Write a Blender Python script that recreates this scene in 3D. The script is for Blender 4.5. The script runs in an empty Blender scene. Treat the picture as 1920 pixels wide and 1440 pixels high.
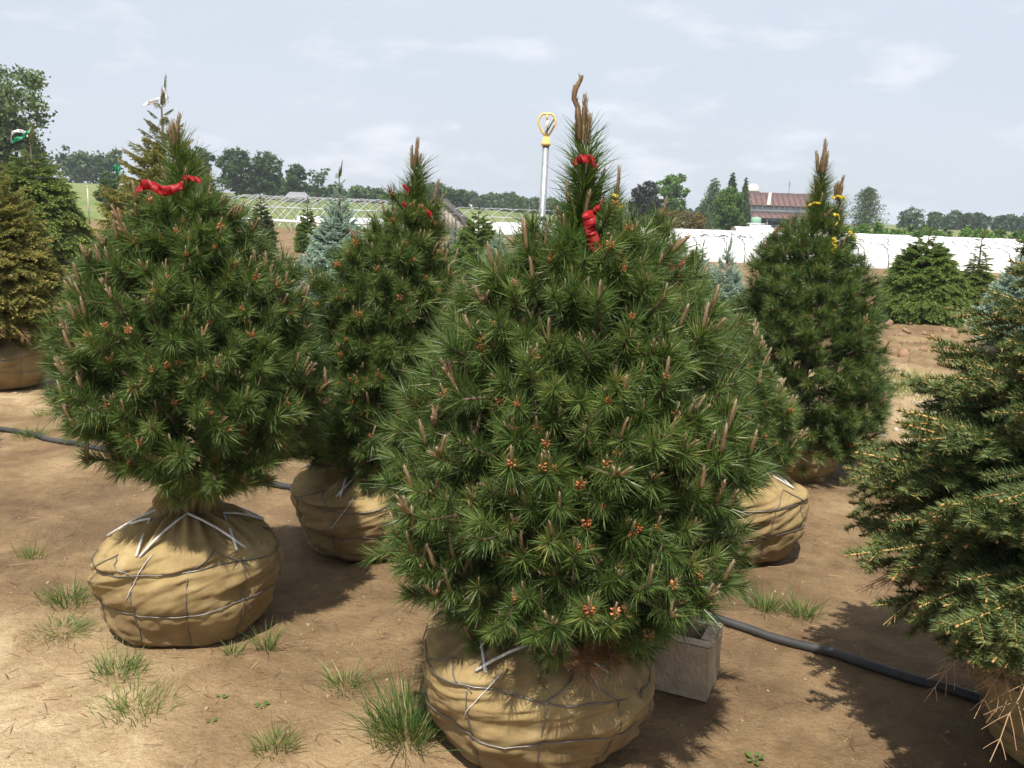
import bpy, math, random
import numpy as np
from mathutils import Vector, Matrix, Euler

# ------------------------------------------------------------------ camera, light, exposure
scene = bpy.context.scene
col = scene.collection
R_ = math.radians

cam_d = bpy.data.cameras.new("camera")
cam_d.sensor_width = 36.0
cam_d.lens = 36.0 * 1663 / 1920
cam_d.clip_start = 0.05
cam_d.clip_end = 3000
cam = bpy.data.objects.new("camera", cam_d)
col.objects.link(cam)
cam.matrix_world = (Matrix.Translation((0, 0, 1.65)) @ Matrix.Rotation(R_(90 - 11.06), 4, 'X')
                    @ Matrix.Rotation(R_(2.1), 4, 'Z'))
scene.camera = cam

SUN_EL, SUN_AZ = R_(63), R_(190)      # azimuth of the sun seen from the place, clockwise from +Y
sun_dir = Vector((math.sin(SUN_AZ) * math.cos(SUN_EL), math.cos(SUN_AZ) * math.cos(SUN_EL), math.sin(SUN_EL)))
sun_d = bpy.data.lights.new("sun", 'SUN')
sun_d.energy = 5.0
sun_d.angle = R_(0.5)
sun_d.color = (1.0, 0.95, 0.86)
sun = bpy.data.objects.new("sun", sun_d)
col.objects.link(sun)
sun.rotation_euler = sun_dir.to_track_quat('Z', 'Y').to_euler()

world = bpy.data.worlds.new("World")
scene.world = world
world.use_nodes = True
nt = world.node_tree
nt.nodes.clear()


def N(tree, kind, **kw):
    n = tree.nodes.new(kind)
    for k, v in kw.items():
        if k.startswith('i_'):
            n.inputs[k[2:].replace('_', ' ')].default_value = v
        else:
            setattr(n, k, v)
    return n


def L(tree, a, b):
    tree.links.new(a, b)


SKY_STRENGTH = 0.1
out = N(nt, 'ShaderNodeOutputWorld')
bg = N(nt, 'ShaderNodeBackground')
bg.inputs['Strength'].default_value = SKY_STRENGTH
sky = N(nt, 'ShaderNodeTexSky', sky_type='NISHITA', sun_disc=False)
sky.sun_elevation = SUN_EL
sky.sun_rotation = SUN_AZ
sky.air_density = 1.0
sky.dust_density = 2.5
sky.ozone_density = 1.0
tc = N(nt, 'ShaderNodeTexCoord')
mp = N(nt, 'ShaderNodeMapping')
mp.inputs['Scale'].default_value = (1.0, 1.0, 3.0)
n1 = N(nt, 'ShaderNodeTexNoise')
n1.inputs['Scale'].default_value = 2.6
n1.inputs['Detail'].default_value = 6
n1.inputs['Roughness'].default_value = 0.52
n1.inputs['Distortion'].default_value = 0.25
n2 = N(nt, 'ShaderNodeTexNoise')
n2.inputs['Scale'].default_value = 8.5
n2.inputs['Detail'].default_value = 7
n2.inputs['Roughness'].default_value = 0.55
L(nt, tc.outputs['Generated'], mp.inputs['Vector'])
L(nt, mp.outputs['Vector'], n1.inputs['Vector'])
L(nt, mp.outputs['Vector'], n2.inputs['Vector'])
veil = N(nt, 'ShaderNodeMapRange')
veil.inputs['From Min'].default_value = 0.3
veil.inputs['From Max'].default_value = 0.72
veil.inputs['To Min'].default_value = 0.80
veil.inputs['To Max'].default_value = 0.90
L(nt, n1.outputs['Fac'], veil.inputs['Value'])
mixv = N(nt, 'ShaderNodeMixRGB')
mixv.inputs['Color2'].default_value = (5.35, 5.75, 6.45, 1)      # thin high overcast
L(nt, veil.outputs['Result'], mixv.inputs['Fac'])
L(nt, sky.outputs['Color'], mixv.inputs['Color1'])
puff = N(nt, 'ShaderNodeMapRange', interpolation_type='SMOOTHSTEP')
puff.inputs['From Min'].default_value = 0.50
puff.inputs['From Max'].default_value = 0.74
puff.inputs['To Min'].default_value = 0.0
puff.inputs['To Max'].default_value = 0.6
L(nt, n2.outputs['Fac'], puff.inputs['Value'])
mixp = N(nt, 'ShaderNodeMixRGB')
mixp.inputs['Color2'].default_value = (7.0, 7.2, 7.6, 1)
sxyz = N(nt, 'ShaderNodeSeparateXYZ')
L(nt, tc.outputs['Generated'], sxyz.inputs[0])
band = N(nt, 'ShaderNodeMapRange', interpolation_type='SMOOTHSTEP')
band.inputs['From Min'].default_value = 0.36
band.inputs['From Max'].default_value = 0.10
band.inputs['To Min'].default_value = 0.25
band.inputs['To Max'].default_value = 1.0
L(nt, sxyz.outputs['Z'], band.inputs['Value'])
pm_ = N(nt, 'ShaderNodeMath', operation='MULTIPLY')
L(nt, puff.outputs['Result'], pm_.inputs[0]); L(nt, band.outputs['Result'], pm_.inputs[1])
L(nt, pm_.outputs[0], mixp.inputs['Fac'])
L(nt, mixv.outputs['Color'], mixp.inputs['Color1'])
L(nt, mixp.outputs['Color'], bg.inputs['Color'])
L(nt, bg.outputs['Background'], out.inputs['Surface'])

scene.view_settings.view_transform = 'Standard'
scene.view_settings.look = 'None'
scene.view_settings.gamma = 1.0
scene.view_settings.use_curve_mapping = False
scene.view_settings.exposure = 0.52
scene.render.engine = 'CYCLES'
scene.cycles.use_denoising = True
scene.cycles.max_bounces = 6
scene.cycles.transparent_max_bounces = 8
scene.cycles.volume_bounces = 0

HAZE_DENSITY = 0.00045

# ------------------------------------------------------------------ numeric helpers
rng = np.random.default_rng(7)
random.seed(7)


def hash2(ix, iy, seed):
    h = (ix.astype(np.int64) * 374761393 + iy.astype(np.int64) * 668265263 + seed * 1442695041) & 0x7fffffff
    h = ((h ^ (h >> 13)) * 1274126177) & 0x7fffffff
    return ((h ^ (h >> 16)) & 0xffff) / 65535.0


def vnoise(x, y, seed=0):
    x = np.asarray(x, float); y = np.asarray(y, float)
    ix = np.floor(x); iy = np.floor(y)
    fx = x - ix; fy = y - iy
    fx = fx * fx * (3 - 2 * fx); fy = fy * fy * (3 - 2 * fy)
    a = hash2(ix, iy, seed); b = hash2(ix + 1, iy, seed)
    c = hash2(ix, iy + 1, seed); d = hash2(ix + 1, iy + 1, seed)
    return (a * (1 - fx) + b * fx) * (1 - fy) + (c * (1 - fx) + d * fx) * fy


def fbm(x, y, seed=0, octv=4):
    s = 0; a = 0.5
    for i in range(octv):
        s = s + a * vnoise(x * 2 ** i, y * 2 ** i, seed + i * 17)
        a *= 0.5
    return s


def sstep(a, b, x):
    t = np.clip((np.asarray(x, float) - a) / (b - a), 0, 1)
    return t * t * (3 - 2 * t)


def ground_z(x, y, fine=True):
    x = np.asarray(x, float); y = np.asarray(y, float)
    yy = np.maximum(y, 1.0)
    hill = sstep(80, 190, y) * sstep(0.16, -0.12, x / yy) * (1.9 + 2.1 * sstep(-0.1, -0.5, x / yy))
    hill += sstep(120, 320, y) * sstep(0.3, 0.42, x / yy) * 1.6
    z = hill
    if fine:
        near = sstep(60, 20, y)
        z = z + near * (fbm(x * 0.55, y * 0.55, 3, 3) - 0.44) * 0.07
        z = z + near * (fbm(x * 3.1, y * 3.1, 11, 4) - 0.46) * 0.035 - near * sstep(0.62, 0.74, fbm(x * 2.3 + 7, y * 1.9, 31, 3)) * 0.016
        # ploughed soil between the rows
        pl = sstep(9.6, 10.6, y) * sstep(30, 18, y) * sstep(1.5, 3.5, x)
        z = z + pl * (fbm(x * 4.5, y * 4.5, 23, 4) - 0.40) * 0.20
        # shallow wheel track holding the puddle
        z = z - 0.03 * np.exp(-(((x - 2.9) / 0.75) ** 2 + ((y - 6.02) / 0.25) ** 2))
    return z


def nrm(v):
    v = np.asarray(v, float)
    return v / np.maximum(np.linalg.norm(v, axis=-1, keepdims=True), 1e-9)


def perp_random(D, r):
    V = r.normal(size=D.shape)
    V -= D * np.sum(V * D, axis=-1, keepdims=True)
    return nrm(V)


def basis_z(d, spin=0.0):
    """3x3 whose Z column is d."""
    d = nrm(d)
    h = np.array([0, 0, 1.0]) if abs(d[2]) < 0.95 else np.array([1.0, 0, 0])
    x = nrm(np.cross(h, d)); y = np.cross(d, x)
    c, s = math.cos(spin), math.sin(spin)
    return np.stack([x * c + y * s, -x * s + y * c, d], axis=1)


class Geo:
    """Triangles with a per-vertex tint and a per-face material slot."""

    def __init__(self):
        self.v = []; self.t = []; self.c = []; self.m = []; self.n = 0

    def raw(self, v, t, c, m=0):
        v = np.asarray(v, float).reshape(-1, 3); t = np.asarray(t, int).reshape(-1, 3)
        c = np.broadcast_to(np.asarray(c, float), (len(v),))
        m = np.broadcast_to(np.asarray(m, int), (len(t),))
        self.v.append(v); self.t.append(t + self.n); self.c.append(c); self.m.append(m)
        self.n += len(v)
        return self

    def arrays(self):
        if not self.v:
            return np.zeros((0, 3)), np.zeros((0, 3), int), np.zeros(0), np.zeros(0, int)
        a = (np.concatenate(self.v), np.concatenate(self.t), np.concatenate(self.c), np.concatenate(self.m))
        self.v, self.t, self.c, self.m = [a[0]], [a[1]], [a[2]], [a[3]]
        return a

    def add(self, g, M=None, loc=None, dt=0.0):
        v, t, c, m = g.arrays()
        if M is not None:
            v = v @ np.asarray(M).T
        if loc is not None:
            v = v + np.asarray(loc)
        return self.raw(v, t, c + dt, m)

    def needles(self, P, D, Ln, W, r, tint, mat=0, bend=None, tri=False):
        n = len(P)
        if n == 0:
            return self
        D = nrm(D)
        S = perp_random(D, r)
        Ln = np.broadcast_to(Ln, (n,))[:, None]; W = np.broadcast_to(W, (n,))[:, None]
        B = np.zeros((n, 3)) if bend is None else np.asarray(bend)
        tip = P + D * Ln + B
        tint = np.broadcast_to(tint, (n,))
        if tri:
            v = np.stack([P - S * W, P + S * W, tip], axis=1).reshape(-1, 3)
            t = np.arange(n)[:, None] * 3 + np.array([[0, 1, 2]])
            return self.raw(v, t, np.repeat(tint, 3), mat)
        mid = P + D * Ln * 0.55 + B * 0.3
        v = np.stack([P - S * W * .7, P + S * W * .7, mid - S * W, mid + S * W, tip], axis=1).reshape(-1, 3)
        k = np.arange(n)[:, None, None] * 5 + np.array([[[0, 1, 3], [0, 3, 2], [2, 3, 4]]])
        return self.raw(v, k.reshape(-1, 3), np.repeat(tint, 5), mat)

    def tube(self, pts, rad, sides=6, tint=0.5, mat=0, caps=True):
        pts = np.asarray(pts, float); n = len(pts)
        rad = np.broadcast_to(np.asarray(rad, float), (n,))
        T = np.gradient(pts, axis=0) if n > 2 else np.repeat((pts[-1] - pts[0])[None], n, 0)
        T = nrm(T)
        u = np.array([0.13, 0.21, 1.0])
        if abs(np.dot(nrm(u), T[0])) > 0.9:
            u = np.array([1.0, 0.2, 0.1])
        rings = []
        for i in range(n):
            u = u - T[i] * np.dot(u, T[i]); u = nrm(u)
            w = np.cross(T[i], u)
            a = np.arange(sides) / sides * 2 * math.pi
            rings.append(pts[i] + rad[i] * (np.cos(a)[:, None] * u + np.sin(a)[:, None] * w))
        v = np.concatenate(rings)
        tris = []
        for i in range(n - 1):
            for j in range(sides):
                a = i * sides + j; b = i * sides + (j + 1) % sides
                tris += [(a, b, b + sides), (a, b + sides, a + sides)]
        tn = np.repeat(np.broadcast_to(np.asarray(tint, float), (n,)), sides)
        if caps:
            v = np.concatenate([v, pts[:1], pts[-1:]]); tn = np.concatenate([tn, tn[:1], tn[-1:]])
            for j in range(sides):
                k = (j + 1) % sides
                tris += [(n * sides, k, j), (n * sides + 1, (n - 1) * sides + j, (n - 1) * sides + k)]
        return self.raw(v, tris, tn, mat)

    def lathe(self, prof, seg=24, tint=0.5, mat=0, center=(0, 0)):
        """prof: list of (r, z); closed with fans at both ends."""
        n = len(prof); v = []
        for r, z in prof:
            for j in range(seg):
                a = j / seg * 2 * math.pi
                v.append((center[0] + r * math.cos(a), center[1] + r * math.sin(a), z))
        t = []
        for i in range(n - 1):
            for j in range(seg):
                a = i * seg + j; b = i * seg + (j + 1) % seg
                t += [(a, b, b + seg), (a, b + seg, a + seg)]
        v += [(center[0], center[1], prof[0][1]), (center[0], center[1], prof[-1][1])]
        for j in range(seg):
            k = (j + 1) % seg
            t += [(n * seg, k, j), (n * seg + 1, (n - 1) * seg + j, (n - 1) * seg + k)]
        return self.raw(v, t, tint, mat)

    def ball(self, c, rx, ry, rz, tint=0.5, mat=0, seg=8, ring=5, M=None):
        v = [(0, 0, 1)]
        for i in range(1, ring):
            p = math.pi * i / ring
            for j in range(seg):
                a = 2 * math.pi * j / seg
                v.append((math.sin(p) * math.cos(a), math.sin(p) * math.sin(a), math.cos(p)))
        v.append((0, 0, -1))
        t = []
        for j in range(seg):
            t.append((0, 1 + j, 1 + (j + 1) % seg))
            for i in range(ring - 2):
                a = 1 + i * seg + j; b = 1 + i * seg + (j + 1) % seg
                t += [(a, a + seg, b + seg), (a, b + seg, b)]
            e = 1 + (ring - 2) * seg
            t.append((len(v) - 1, e + (j + 1) % seg, e + j))
        v = np.array(v) * (rx, ry, rz)
        if M is not None:
            v = v @ np.asarray(M).T
        return self.raw(v + np.asarray(c), t, tint, mat)

    def box(self, lo, hi, tint=0.5, mat=0, M=None, loc=None):
        x0, y0, z0 = lo; x1, y1, z1 = hi
        v = np.array([(x0, y0, z0), (x1, y0, z0), (x1, y1, z0), (x0, y1, z0), (x0, y0, z1), (x1, y0, z1), (x1, y1, z1), (x0, y1, z1)], float)
        if M is not None:
            v = v @ np.asarray(M).T
        if loc is not None:
            v = v + np.asarray(loc)
        q = [(0, 3, 2, 1), (4, 5, 6, 7), (0, 1, 5, 4), (1, 2, 6, 5), (2, 3, 7, 6), (3, 0, 4, 7)]
        t = []
        for a, b, c, d in q:
            t += [(a, b, c), (a, c, d)]
        return self.raw(v, t, tint, mat)

    def strip(self, pts, wdir, w, th=0.0012, tint=0.5, mat=0):
        """A ribbon with thickness along pts, its width along wdir (per point)."""
        pts = np.asarray(pts, float); n = len(pts)
        wd = nrm(np.broadcast_to(np.asarray(wdir, float), (n, 3)))
        T = nrm(np.gradient(pts, axis=0))
        Nn = nrm(np.cross(T, wd)) * th / 2
        w = np.broadcast_to(np.asarray(w, float), (n,))[:, None] / 2
        v = np.stack([pts - wd * w - Nn, pts + wd * w - Nn, pts + wd * w + Nn, pts - wd * w + Nn], axis=1).reshape(-1, 3)
        t = []
        for i in range(n - 1):
            for j in range(4):
                a = i * 4 + j; b = i * 4 + (j + 1) % 4
                t += [(a, b, b + 4), (a, b + 4, a + 4)]
        e = (n - 1) * 4
        t += [(0, 2, 1), (0, 3, 2), (e, e + 1, e + 2), (e, e + 2, e + 3)]
        return self.raw(v, t, np.broadcast_to(tint, (len(v),)), mat)

    def mesh(self, name, mats, smooth=False):
        v, t, c, m = self.arrays()
        me = bpy.data.meshes.new(name)
        me.vertices.add(len(v)); me.vertices.foreach_set('co', v.astype(np.float32).ravel())
        me.loops.add(len(t) * 3); me.loops.foreach_set('vertex_index', t.astype(np.int32).ravel())
        me.polygons.add(len(t))
        me.polygons.foreach_set('loop_start', np.arange(0, len(t) * 3, 3, dtype=np.int32))
        me.polygons.foreach_set('material_index', m.astype(np.int32))
        if smooth:
            me.polygons.foreach_set('use_smooth', np.ones(len(t), bool))
        for mt in mats:
            me.materials.append(mt)
        a = me.attributes.new('tint', 'FLOAT', 'POINT')
        a.data.foreach_set('value', np.clip(c, 0, 1).astype(np.float32))
        me.update(calc_edges=True)
        return me


# ------------------------------------------------------------------ objects
def tag(o, label=None, cat=None, group=None, kind=None):
    if label: o['label'] = label
    if cat: o['category'] = cat
    if group: o['group'] = group
    if kind: o['kind'] = kind
    return o


def link(name, data, parent=None, loc=(0, 0, 0), rot=None, scale=None):
    o = bpy.data.objects.new(name, data)
    col.objects.link(o)
    if parent is not None:
        o.parent = parent
    o.location = loc
    if rot is not None:
        if isinstance(rot, (tuple, list)):
            o.rotation_euler = rot
        else:
            o.rotation_euler = Matrix([list(map(float, r)) for r in rot]).to_euler()
    if scale is not None:
        o.scale = (scale,) * 3 if np.isscalar(scale) else scale
    return o


def thing(name, label, cat, loc=(0, 0, 0), rz=0.0, group=None):
    o = link(name, None, None, loc, (0, 0, rz))
    o.empty_display_size = 0.2
    return tag(o, label, cat, group)


# ------------------------------------------------------------------ materials
def new_mat(name):
    m = bpy.data.materials.new(name)
    m.use_nodes = True
    t = m.node_tree
    t.nodes.clear()
    o = N(t, 'ShaderNodeOutputMaterial')
    return m, t, o


def ramp(t, fac, stops):
    r = N(t, 'ShaderNodeValToRGB')
    e = r.color_ramp.elements
    while len(e) < len(stops):
        e.new(0.5)
    for i, (p, c) in enumerate(stops):
        e[i].position = p
        e[i].color = (*c, 1)
    L(t, fac, r.inputs['Fac'])
    return r.outputs['Color']


def leaf_mat(name, stops, transl=0.25, rough=0.5, rnd=0.25, spec=0.35, ttint=(1.0, 1.15, 0.5)):
    m, t, o = new_mat(name)
    at = N(t, 'ShaderNodeAttribute', attribute_name='tint')
    oi = N(t, 'ShaderNodeObjectInfo')
    ad = N(t, 'ShaderNodeMath', operation='MULTIPLY_ADD')
    L(t, oi.outputs['Random'], ad.inputs[0]); ad.inputs[1].default_value = rnd
    sb = N(t, 'ShaderNodeMath', operation='SUBTRACT'); sb.inputs[1].default_value = rnd * 0.5
    L(t, at.outputs['Fac'], sb.inputs[0]); L(t, sb.outputs[0], ad.inputs[2])
    c = ramp(t, ad.outputs[0], stops)
    p = N(t, 'ShaderNodeBsdfPrincipled')
    L(t, c, p.inputs['Base Color'])
    p.inputs['Roughness'].default_value = rough
    p.inputs['Specular IOR Level'].default_value = spec
    if transl > 0:
        tr = N(t, 'ShaderNodeBsdfTranslucent')
        mc = N(t, 'ShaderNodeMixRGB', blend_type='MULTIPLY'); mc.inputs['Fac'].default_value = 1
        L(t, c, mc.inputs['Color1']); mc.inputs['Color2'].default_value = (*ttint, 1)
        L(t, mc.outputs['Color'], tr.inputs['Color'])
        mx = N(t, 'ShaderNodeMixShader'); mx.inputs['Fac'].default_value = transl
        L(t, p.outputs[0], mx.inputs[1]); L(t, tr.outputs[0], mx.inputs[2])
        L(t, mx.outputs[0], o.inputs['Surface'])
    else:
        L(t, p.outputs[0], o.inputs['Surface'])
    return m


def solid_mat(name, c1, c2=None, scale=8.0, rough=0.7, metal=0.0, bump=0.0, bscale=40.0, spec=0.4, detail=5, stretch=None):
    m, t, o = new_mat(name)
    p = N(t, 'ShaderNodeBsdfPrincipled')
    tcn = N(t, 'ShaderNodeTexCoord')
    vec = tcn.outputs['Object']
    if stretch:
        mpn = N(t, 'ShaderNodeMapping'); mpn.inputs['Scale'].default_value = stretch
        L(t, vec, mpn.inputs['Vector']); vec = mpn.outputs['Vector']
    nz = N(t, 'ShaderNodeTexNoise'); nz.inputs['Scale'].default_value = scale; nz.inputs['Detail'].default_value = detail
    nz.inputs['Roughness'].default_value = 0.6
    L(t, vec, nz.inputs['Vector'])
    c2 = c2 or tuple(x * 0.8 for x in c1)
    L(t, ramp(t, nz.outputs['Fac'], [(0.32, c2), (0.68, c1)]), p.inputs['Base Color'])
    p.inputs['Roughness'].default_value = rough
    p.inputs['Metallic'].default_value = metal
    p.inputs['Specular IOR Level'].default_value = spec
    if bump > 0:
        nb = N(t, 'ShaderNodeTexNoise'); nb.inputs['Scale'].default_value = bscale; nb.inputs['Detail'].default_value = 4
        L(t, vec, nb.inputs['Vector'])
        b = N(t, 'ShaderNodeBump'); b.inputs['Strength'].default_value = 0.6; b.inputs['Distance'].default_value = bump
        L(t, nb.outputs['Fac'], b.inputs['Height']); L(t, b.outputs['Normal'], p.inputs['Normal'])
    L(t, p.outputs[0], o.inputs['Surface'])
    return m


M_needle = leaf_mat('pine_needle', [(0.0, (0.034, 0.064, 0.016)), (0.45, (0.090, 0.146, 0.036)), (0.8, (0.200, 0.258, 0.072)), (1.0, (0.30, 0.24, 0.08))], 0.30, 0.42, 0.24, 0.45)
M_needle_brown = leaf_mat('dead_needle', [(0.0, (0.10, 0.045, 0.022)), (1.0, (0.24, 0.11, 0.055))], 0.15, 0.6)
M_stem = leaf_mat('pine_stem', [(0.0, (0.05, 0.034, 0.024)), (1.0, (0.15, 0.10, 0.07))], 0, 0.85)
M_candle = leaf_mat('pine_candle', [(0.0, (0.13, 0.068, 0.032)), (0.55, (0.215, 0.14, 0.072)), (1.0, (0.34, 0.28, 0.175))], 0.1, 0.75, 0.3)
M_pollen = leaf_mat('pollen_orange', [(0.0, (0.28, 0.085, 0.035)), (0.6, (0.46, 0.16, 0.065)), (1.0, (0.58, 0.28, 0.14))], 0.1, 0.85, 0.5, 0.1)
M_bark = solid_mat('bark', (0.13, 0.095, 0.07), (0.05, 0.036, 0.027), 14, 0.9, bump=0.006, bscale=50, stretch=(1, 1, 0.3))
M_spruce_green = leaf_mat('spruce_green', [(0.0, (0.034, 0.060, 0.022)), (0.5, (0.092, 0.135, 0.045)), (0.85, (0.17, 0.205, 0.065)), (1.0, (0.28, 0.24, 0.075))], 0.2, 0.5, 0.2)
M_spruce_bright = leaf_mat('spruce_bright', [(0.0, (0.045, 0.085, 0.02)), (0.5, (0.115, 0.19, 0.042)), (1.0, (0.26, 0.36, 0.085))], 0.25, 0.5, 0.2)
M_spruce_lime = leaf_mat('spruce_lime', [(0.0, (0.034, 0.068, 0.018)), (0.45, (0.095, 0.155, 0.035)), (1.0, (0.36, 0.44, 0.11))], 0.25, 0.5, 0.2)
M_spruce_gold = leaf_mat('spruce_gold', [(0.0, (0.06, 0.085, 0.02)), (0.45, (0.165, 0.185, 0.045)), (1.0, (0.44, 0.37, 0.10))], 0.2, 0.55, 0.2)
M_spruce_blue = leaf_mat('spruce_blue', [(0.0, (0.14, 0.225, 0.175)), (0.5, (0.31, 0.44, 0.35)), (1.0, (0.52, 0.64, 0.53))], 0.15, 0.55, 0.2, ttint=(1, 1, 1))
M_twig = leaf_mat('spruce_twig', [(0.0, (0.16, 0.09, 0.04)), (0.6, (0.38, 0.21, 0.075)), (1.0, (0.52, 0.33, 0.13))], 0, 0.7, 0.3)
M_deadtwig = leaf_mat('dead_twig', [(0.0, (0.22, 0.13, 0.07)), (1.0, (0.50, 0.33, 0.19))], 0, 0.8, 0.3)
M_leaf_dark = leaf_mat('leaf_dark', [(0.0, (0.022, 0.042, 0.012)), (0.5, (0.055, 0.098, 0.026)), (1.0, (0.115, 0.17, 0.046))], 0.2, 0.55, 0.2)
M_leaf_mid = leaf_mat('leaf_mid', [(0.0, (0.026, 0.055, 0.014)), (0.5, (0.065, 0.12, 0.03)), (1.0, (0.14, 0.20, 0.055))], 0.25, 0.55, 0.2)
M_leaf_pale = leaf_mat('leaf_pale', [(0.0, (0.05, 0.08, 0.028)), (0.5, (0.11, 0.16, 0.055)), (1.0, (0.21, 0.26, 0.11))], 0.25, 0.55, 0.2)
M_leaf_bright = leaf_mat('leaf_bright', [(0.0, (0.04, 0.085, 0.016)), (0.5, (0.10, 0.19, 0.034)), (1.0, (0.20, 0.30, 0.06))], 0.3, 0.5, 0.2)
M_leaf_maroon = leaf_mat('leaf_maroon', [(0.0, (0.012, 0.016, 0.014)), (0.5, (0.026, 0.030, 0.026)), (1.0, (0.06, 0.058, 0.045))], 0.1, 0.55, 0.2)
M_leaf_orange = leaf_mat('leaf_orange', [(0.0, (0.08, 0.075, 0.016)), (0.5, (0.20, 0.14, 0.03)), (1.0, (0.34, 0.20, 0.05))], 0.25, 0.55, 0.2)
M_grass = leaf_mat('grass_blade', [(0.0, (0.05, 0.095, 0.022)), (0.5, (0.12, 0.19, 0.045)), (1.0, (0.36, 0.34, 0.14))], 0.3, 0.5, 0.25)
M_straw = leaf_mat('fallen_needle', [(0.0, (0.09, 0.042, 0.024)), (0.6, (0.20, 0.10, 0.055)), (1.0, (0.42, 0.30, 0.17))], 0, 0.8)
M_wire = solid_mat('grey_wire', (0.25, 0.24, 0.23), (0.12, 0.115, 0.11), 30, 0.45, metal=0.6)
M_rope = solid_mat('white_rope', (0.66, 0.65, 0.62), (0.42, 0.40, 0.37), 60, 0.8)
M_red = leaf_mat('red_ribbon', [(0.0, (0.26, 0.004, 0.007)), (1.0, (0.40, 0.010, 0.014))], 0.25, 0.5, 0.2, ttint=(1, 0.6, 0.6))
M_yellow = leaf_mat('yellow_ribbon', [(0.0, (0.42, 0.31, 0.01)), (1.0, (0.56, 0.44, 0.03))], 0.25, 0.4, 0.2, ttint=(1, 0.9, 0.6))
M_greenrib = leaf_mat('green_ribbon', [(0.0, (0.01, 0.28, 0.13)), (1.0, (0.02, 0.36, 0.18))], 0.3, 0.4, 0.2, ttint=(1, 1, 1))
M_whiterib = leaf_mat('white_plastic_film', [(0.0, (0.68, 0.68, 0.70)), (1.0, (0.78, 0.78, 0.80))], 0.3, 0.4, 0.1, ttint=(1, 1, 1))
M_hose = solid_mat('hose_plastic', (0.075, 0.08, 0.085), (0.035, 0.037, 0.04), 12, 0.5, spec=0.5)
M_dust = solid_mat('hose_dusty', (0.060, 0.058, 0.056), (0.018, 0.018, 0.020), 4, 0.6)
M_concrete = solid_mat('concrete', (0.46, 0.375, 0.27), (0.29, 0.225, 0.155), 11, 0.95, bump=0.012, bscale=70)
M_galv = solid_mat('galvanised_pipe', (0.36, 0.38, 0.39), (0.27, 0.29, 0.30), 25, 0.45, metal=0.5)
M_yplastic = solid_mat('yellow_plastic', (0.78, 0.52, 0.16), (0.70, 0.44, 0.12), 20, 0.5)
M_bone = solid_mat('pale_metal', (0.66, 0.62, 0.54), (0.5, 0.46, 0.38), 40, 0.5)
M_dark = solid_mat('dark_part', (0.03, 0.03, 0.032), None, 20, 0.6)
M_poly = solid_mat('white_poly', (0.80, 0.80, 0.80), (0.66, 0.66, 0.67), 1.6, 0.5, bump=0.03, bscale=5)
M_rib = solid_mat('tunnel_cord', (0.09, 0.08, 0.075), None, 20, 0.7)
M_soilgrey = solid_mat('tunnel_end', (0.44, 0.39, 0.33), (0.28, 0.25, 0.21), 6, 0.8)
M_roof = solid_mat('brown_roof', (0.155, 0.085, 0.072), (0.10, 0.055, 0.048), 1.1, 0.7, stretch=(1, 1, 0.15))
M_barnwall = solid_mat('grey_cladding', (0.32, 0.35, 0.37), (0.25, 0.275, 0.29), 1.2, 0.65)
M_barnshade = solid_mat('painted_shade', (0.022, 0.02, 0.022), None, 3, 0.9)
M_silo = solid_mat('silo_dome', (0.62, 0.60, 0.55), (0.5, 0.48, 0.44), 1.0, 0.6)
M_board = solid_mat('weathered_board', (0.42, 0.37, 0.32), (0.24, 0.21, 0.18), 7, 0.85, stretch=(2.5, 2.5, 0.25))
M_shingle = solid_mat('shed_roof', (0.07, 0.066, 0.062), None, 8, 0.85)
M_mint = solid_mat('mint_tank', (0.26, 0.46, 0.34), None, 4, 0.5)
M_blue = solid_mat('blue_paint', (0.06, 0.14, 0.32), None, 6, 0.4)
M_redpaint = solid_mat('red_paint', (0.42, 0.03, 0.03), None, 6, 0.4)
M_rubber = solid_mat('rubber', (0.025, 0.025, 0.025), None, 12, 0.85)
M_hoop = solid_mat('hoop_pipe', (0.45, 0.47, 0.47), (0.32, 0.34, 0.34), 6, 0.5, metal=0.3)
M_greyroof = solid_mat('grey_roof', (0.25, 0.25, 0.28), None, 3, 0.8)


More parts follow.
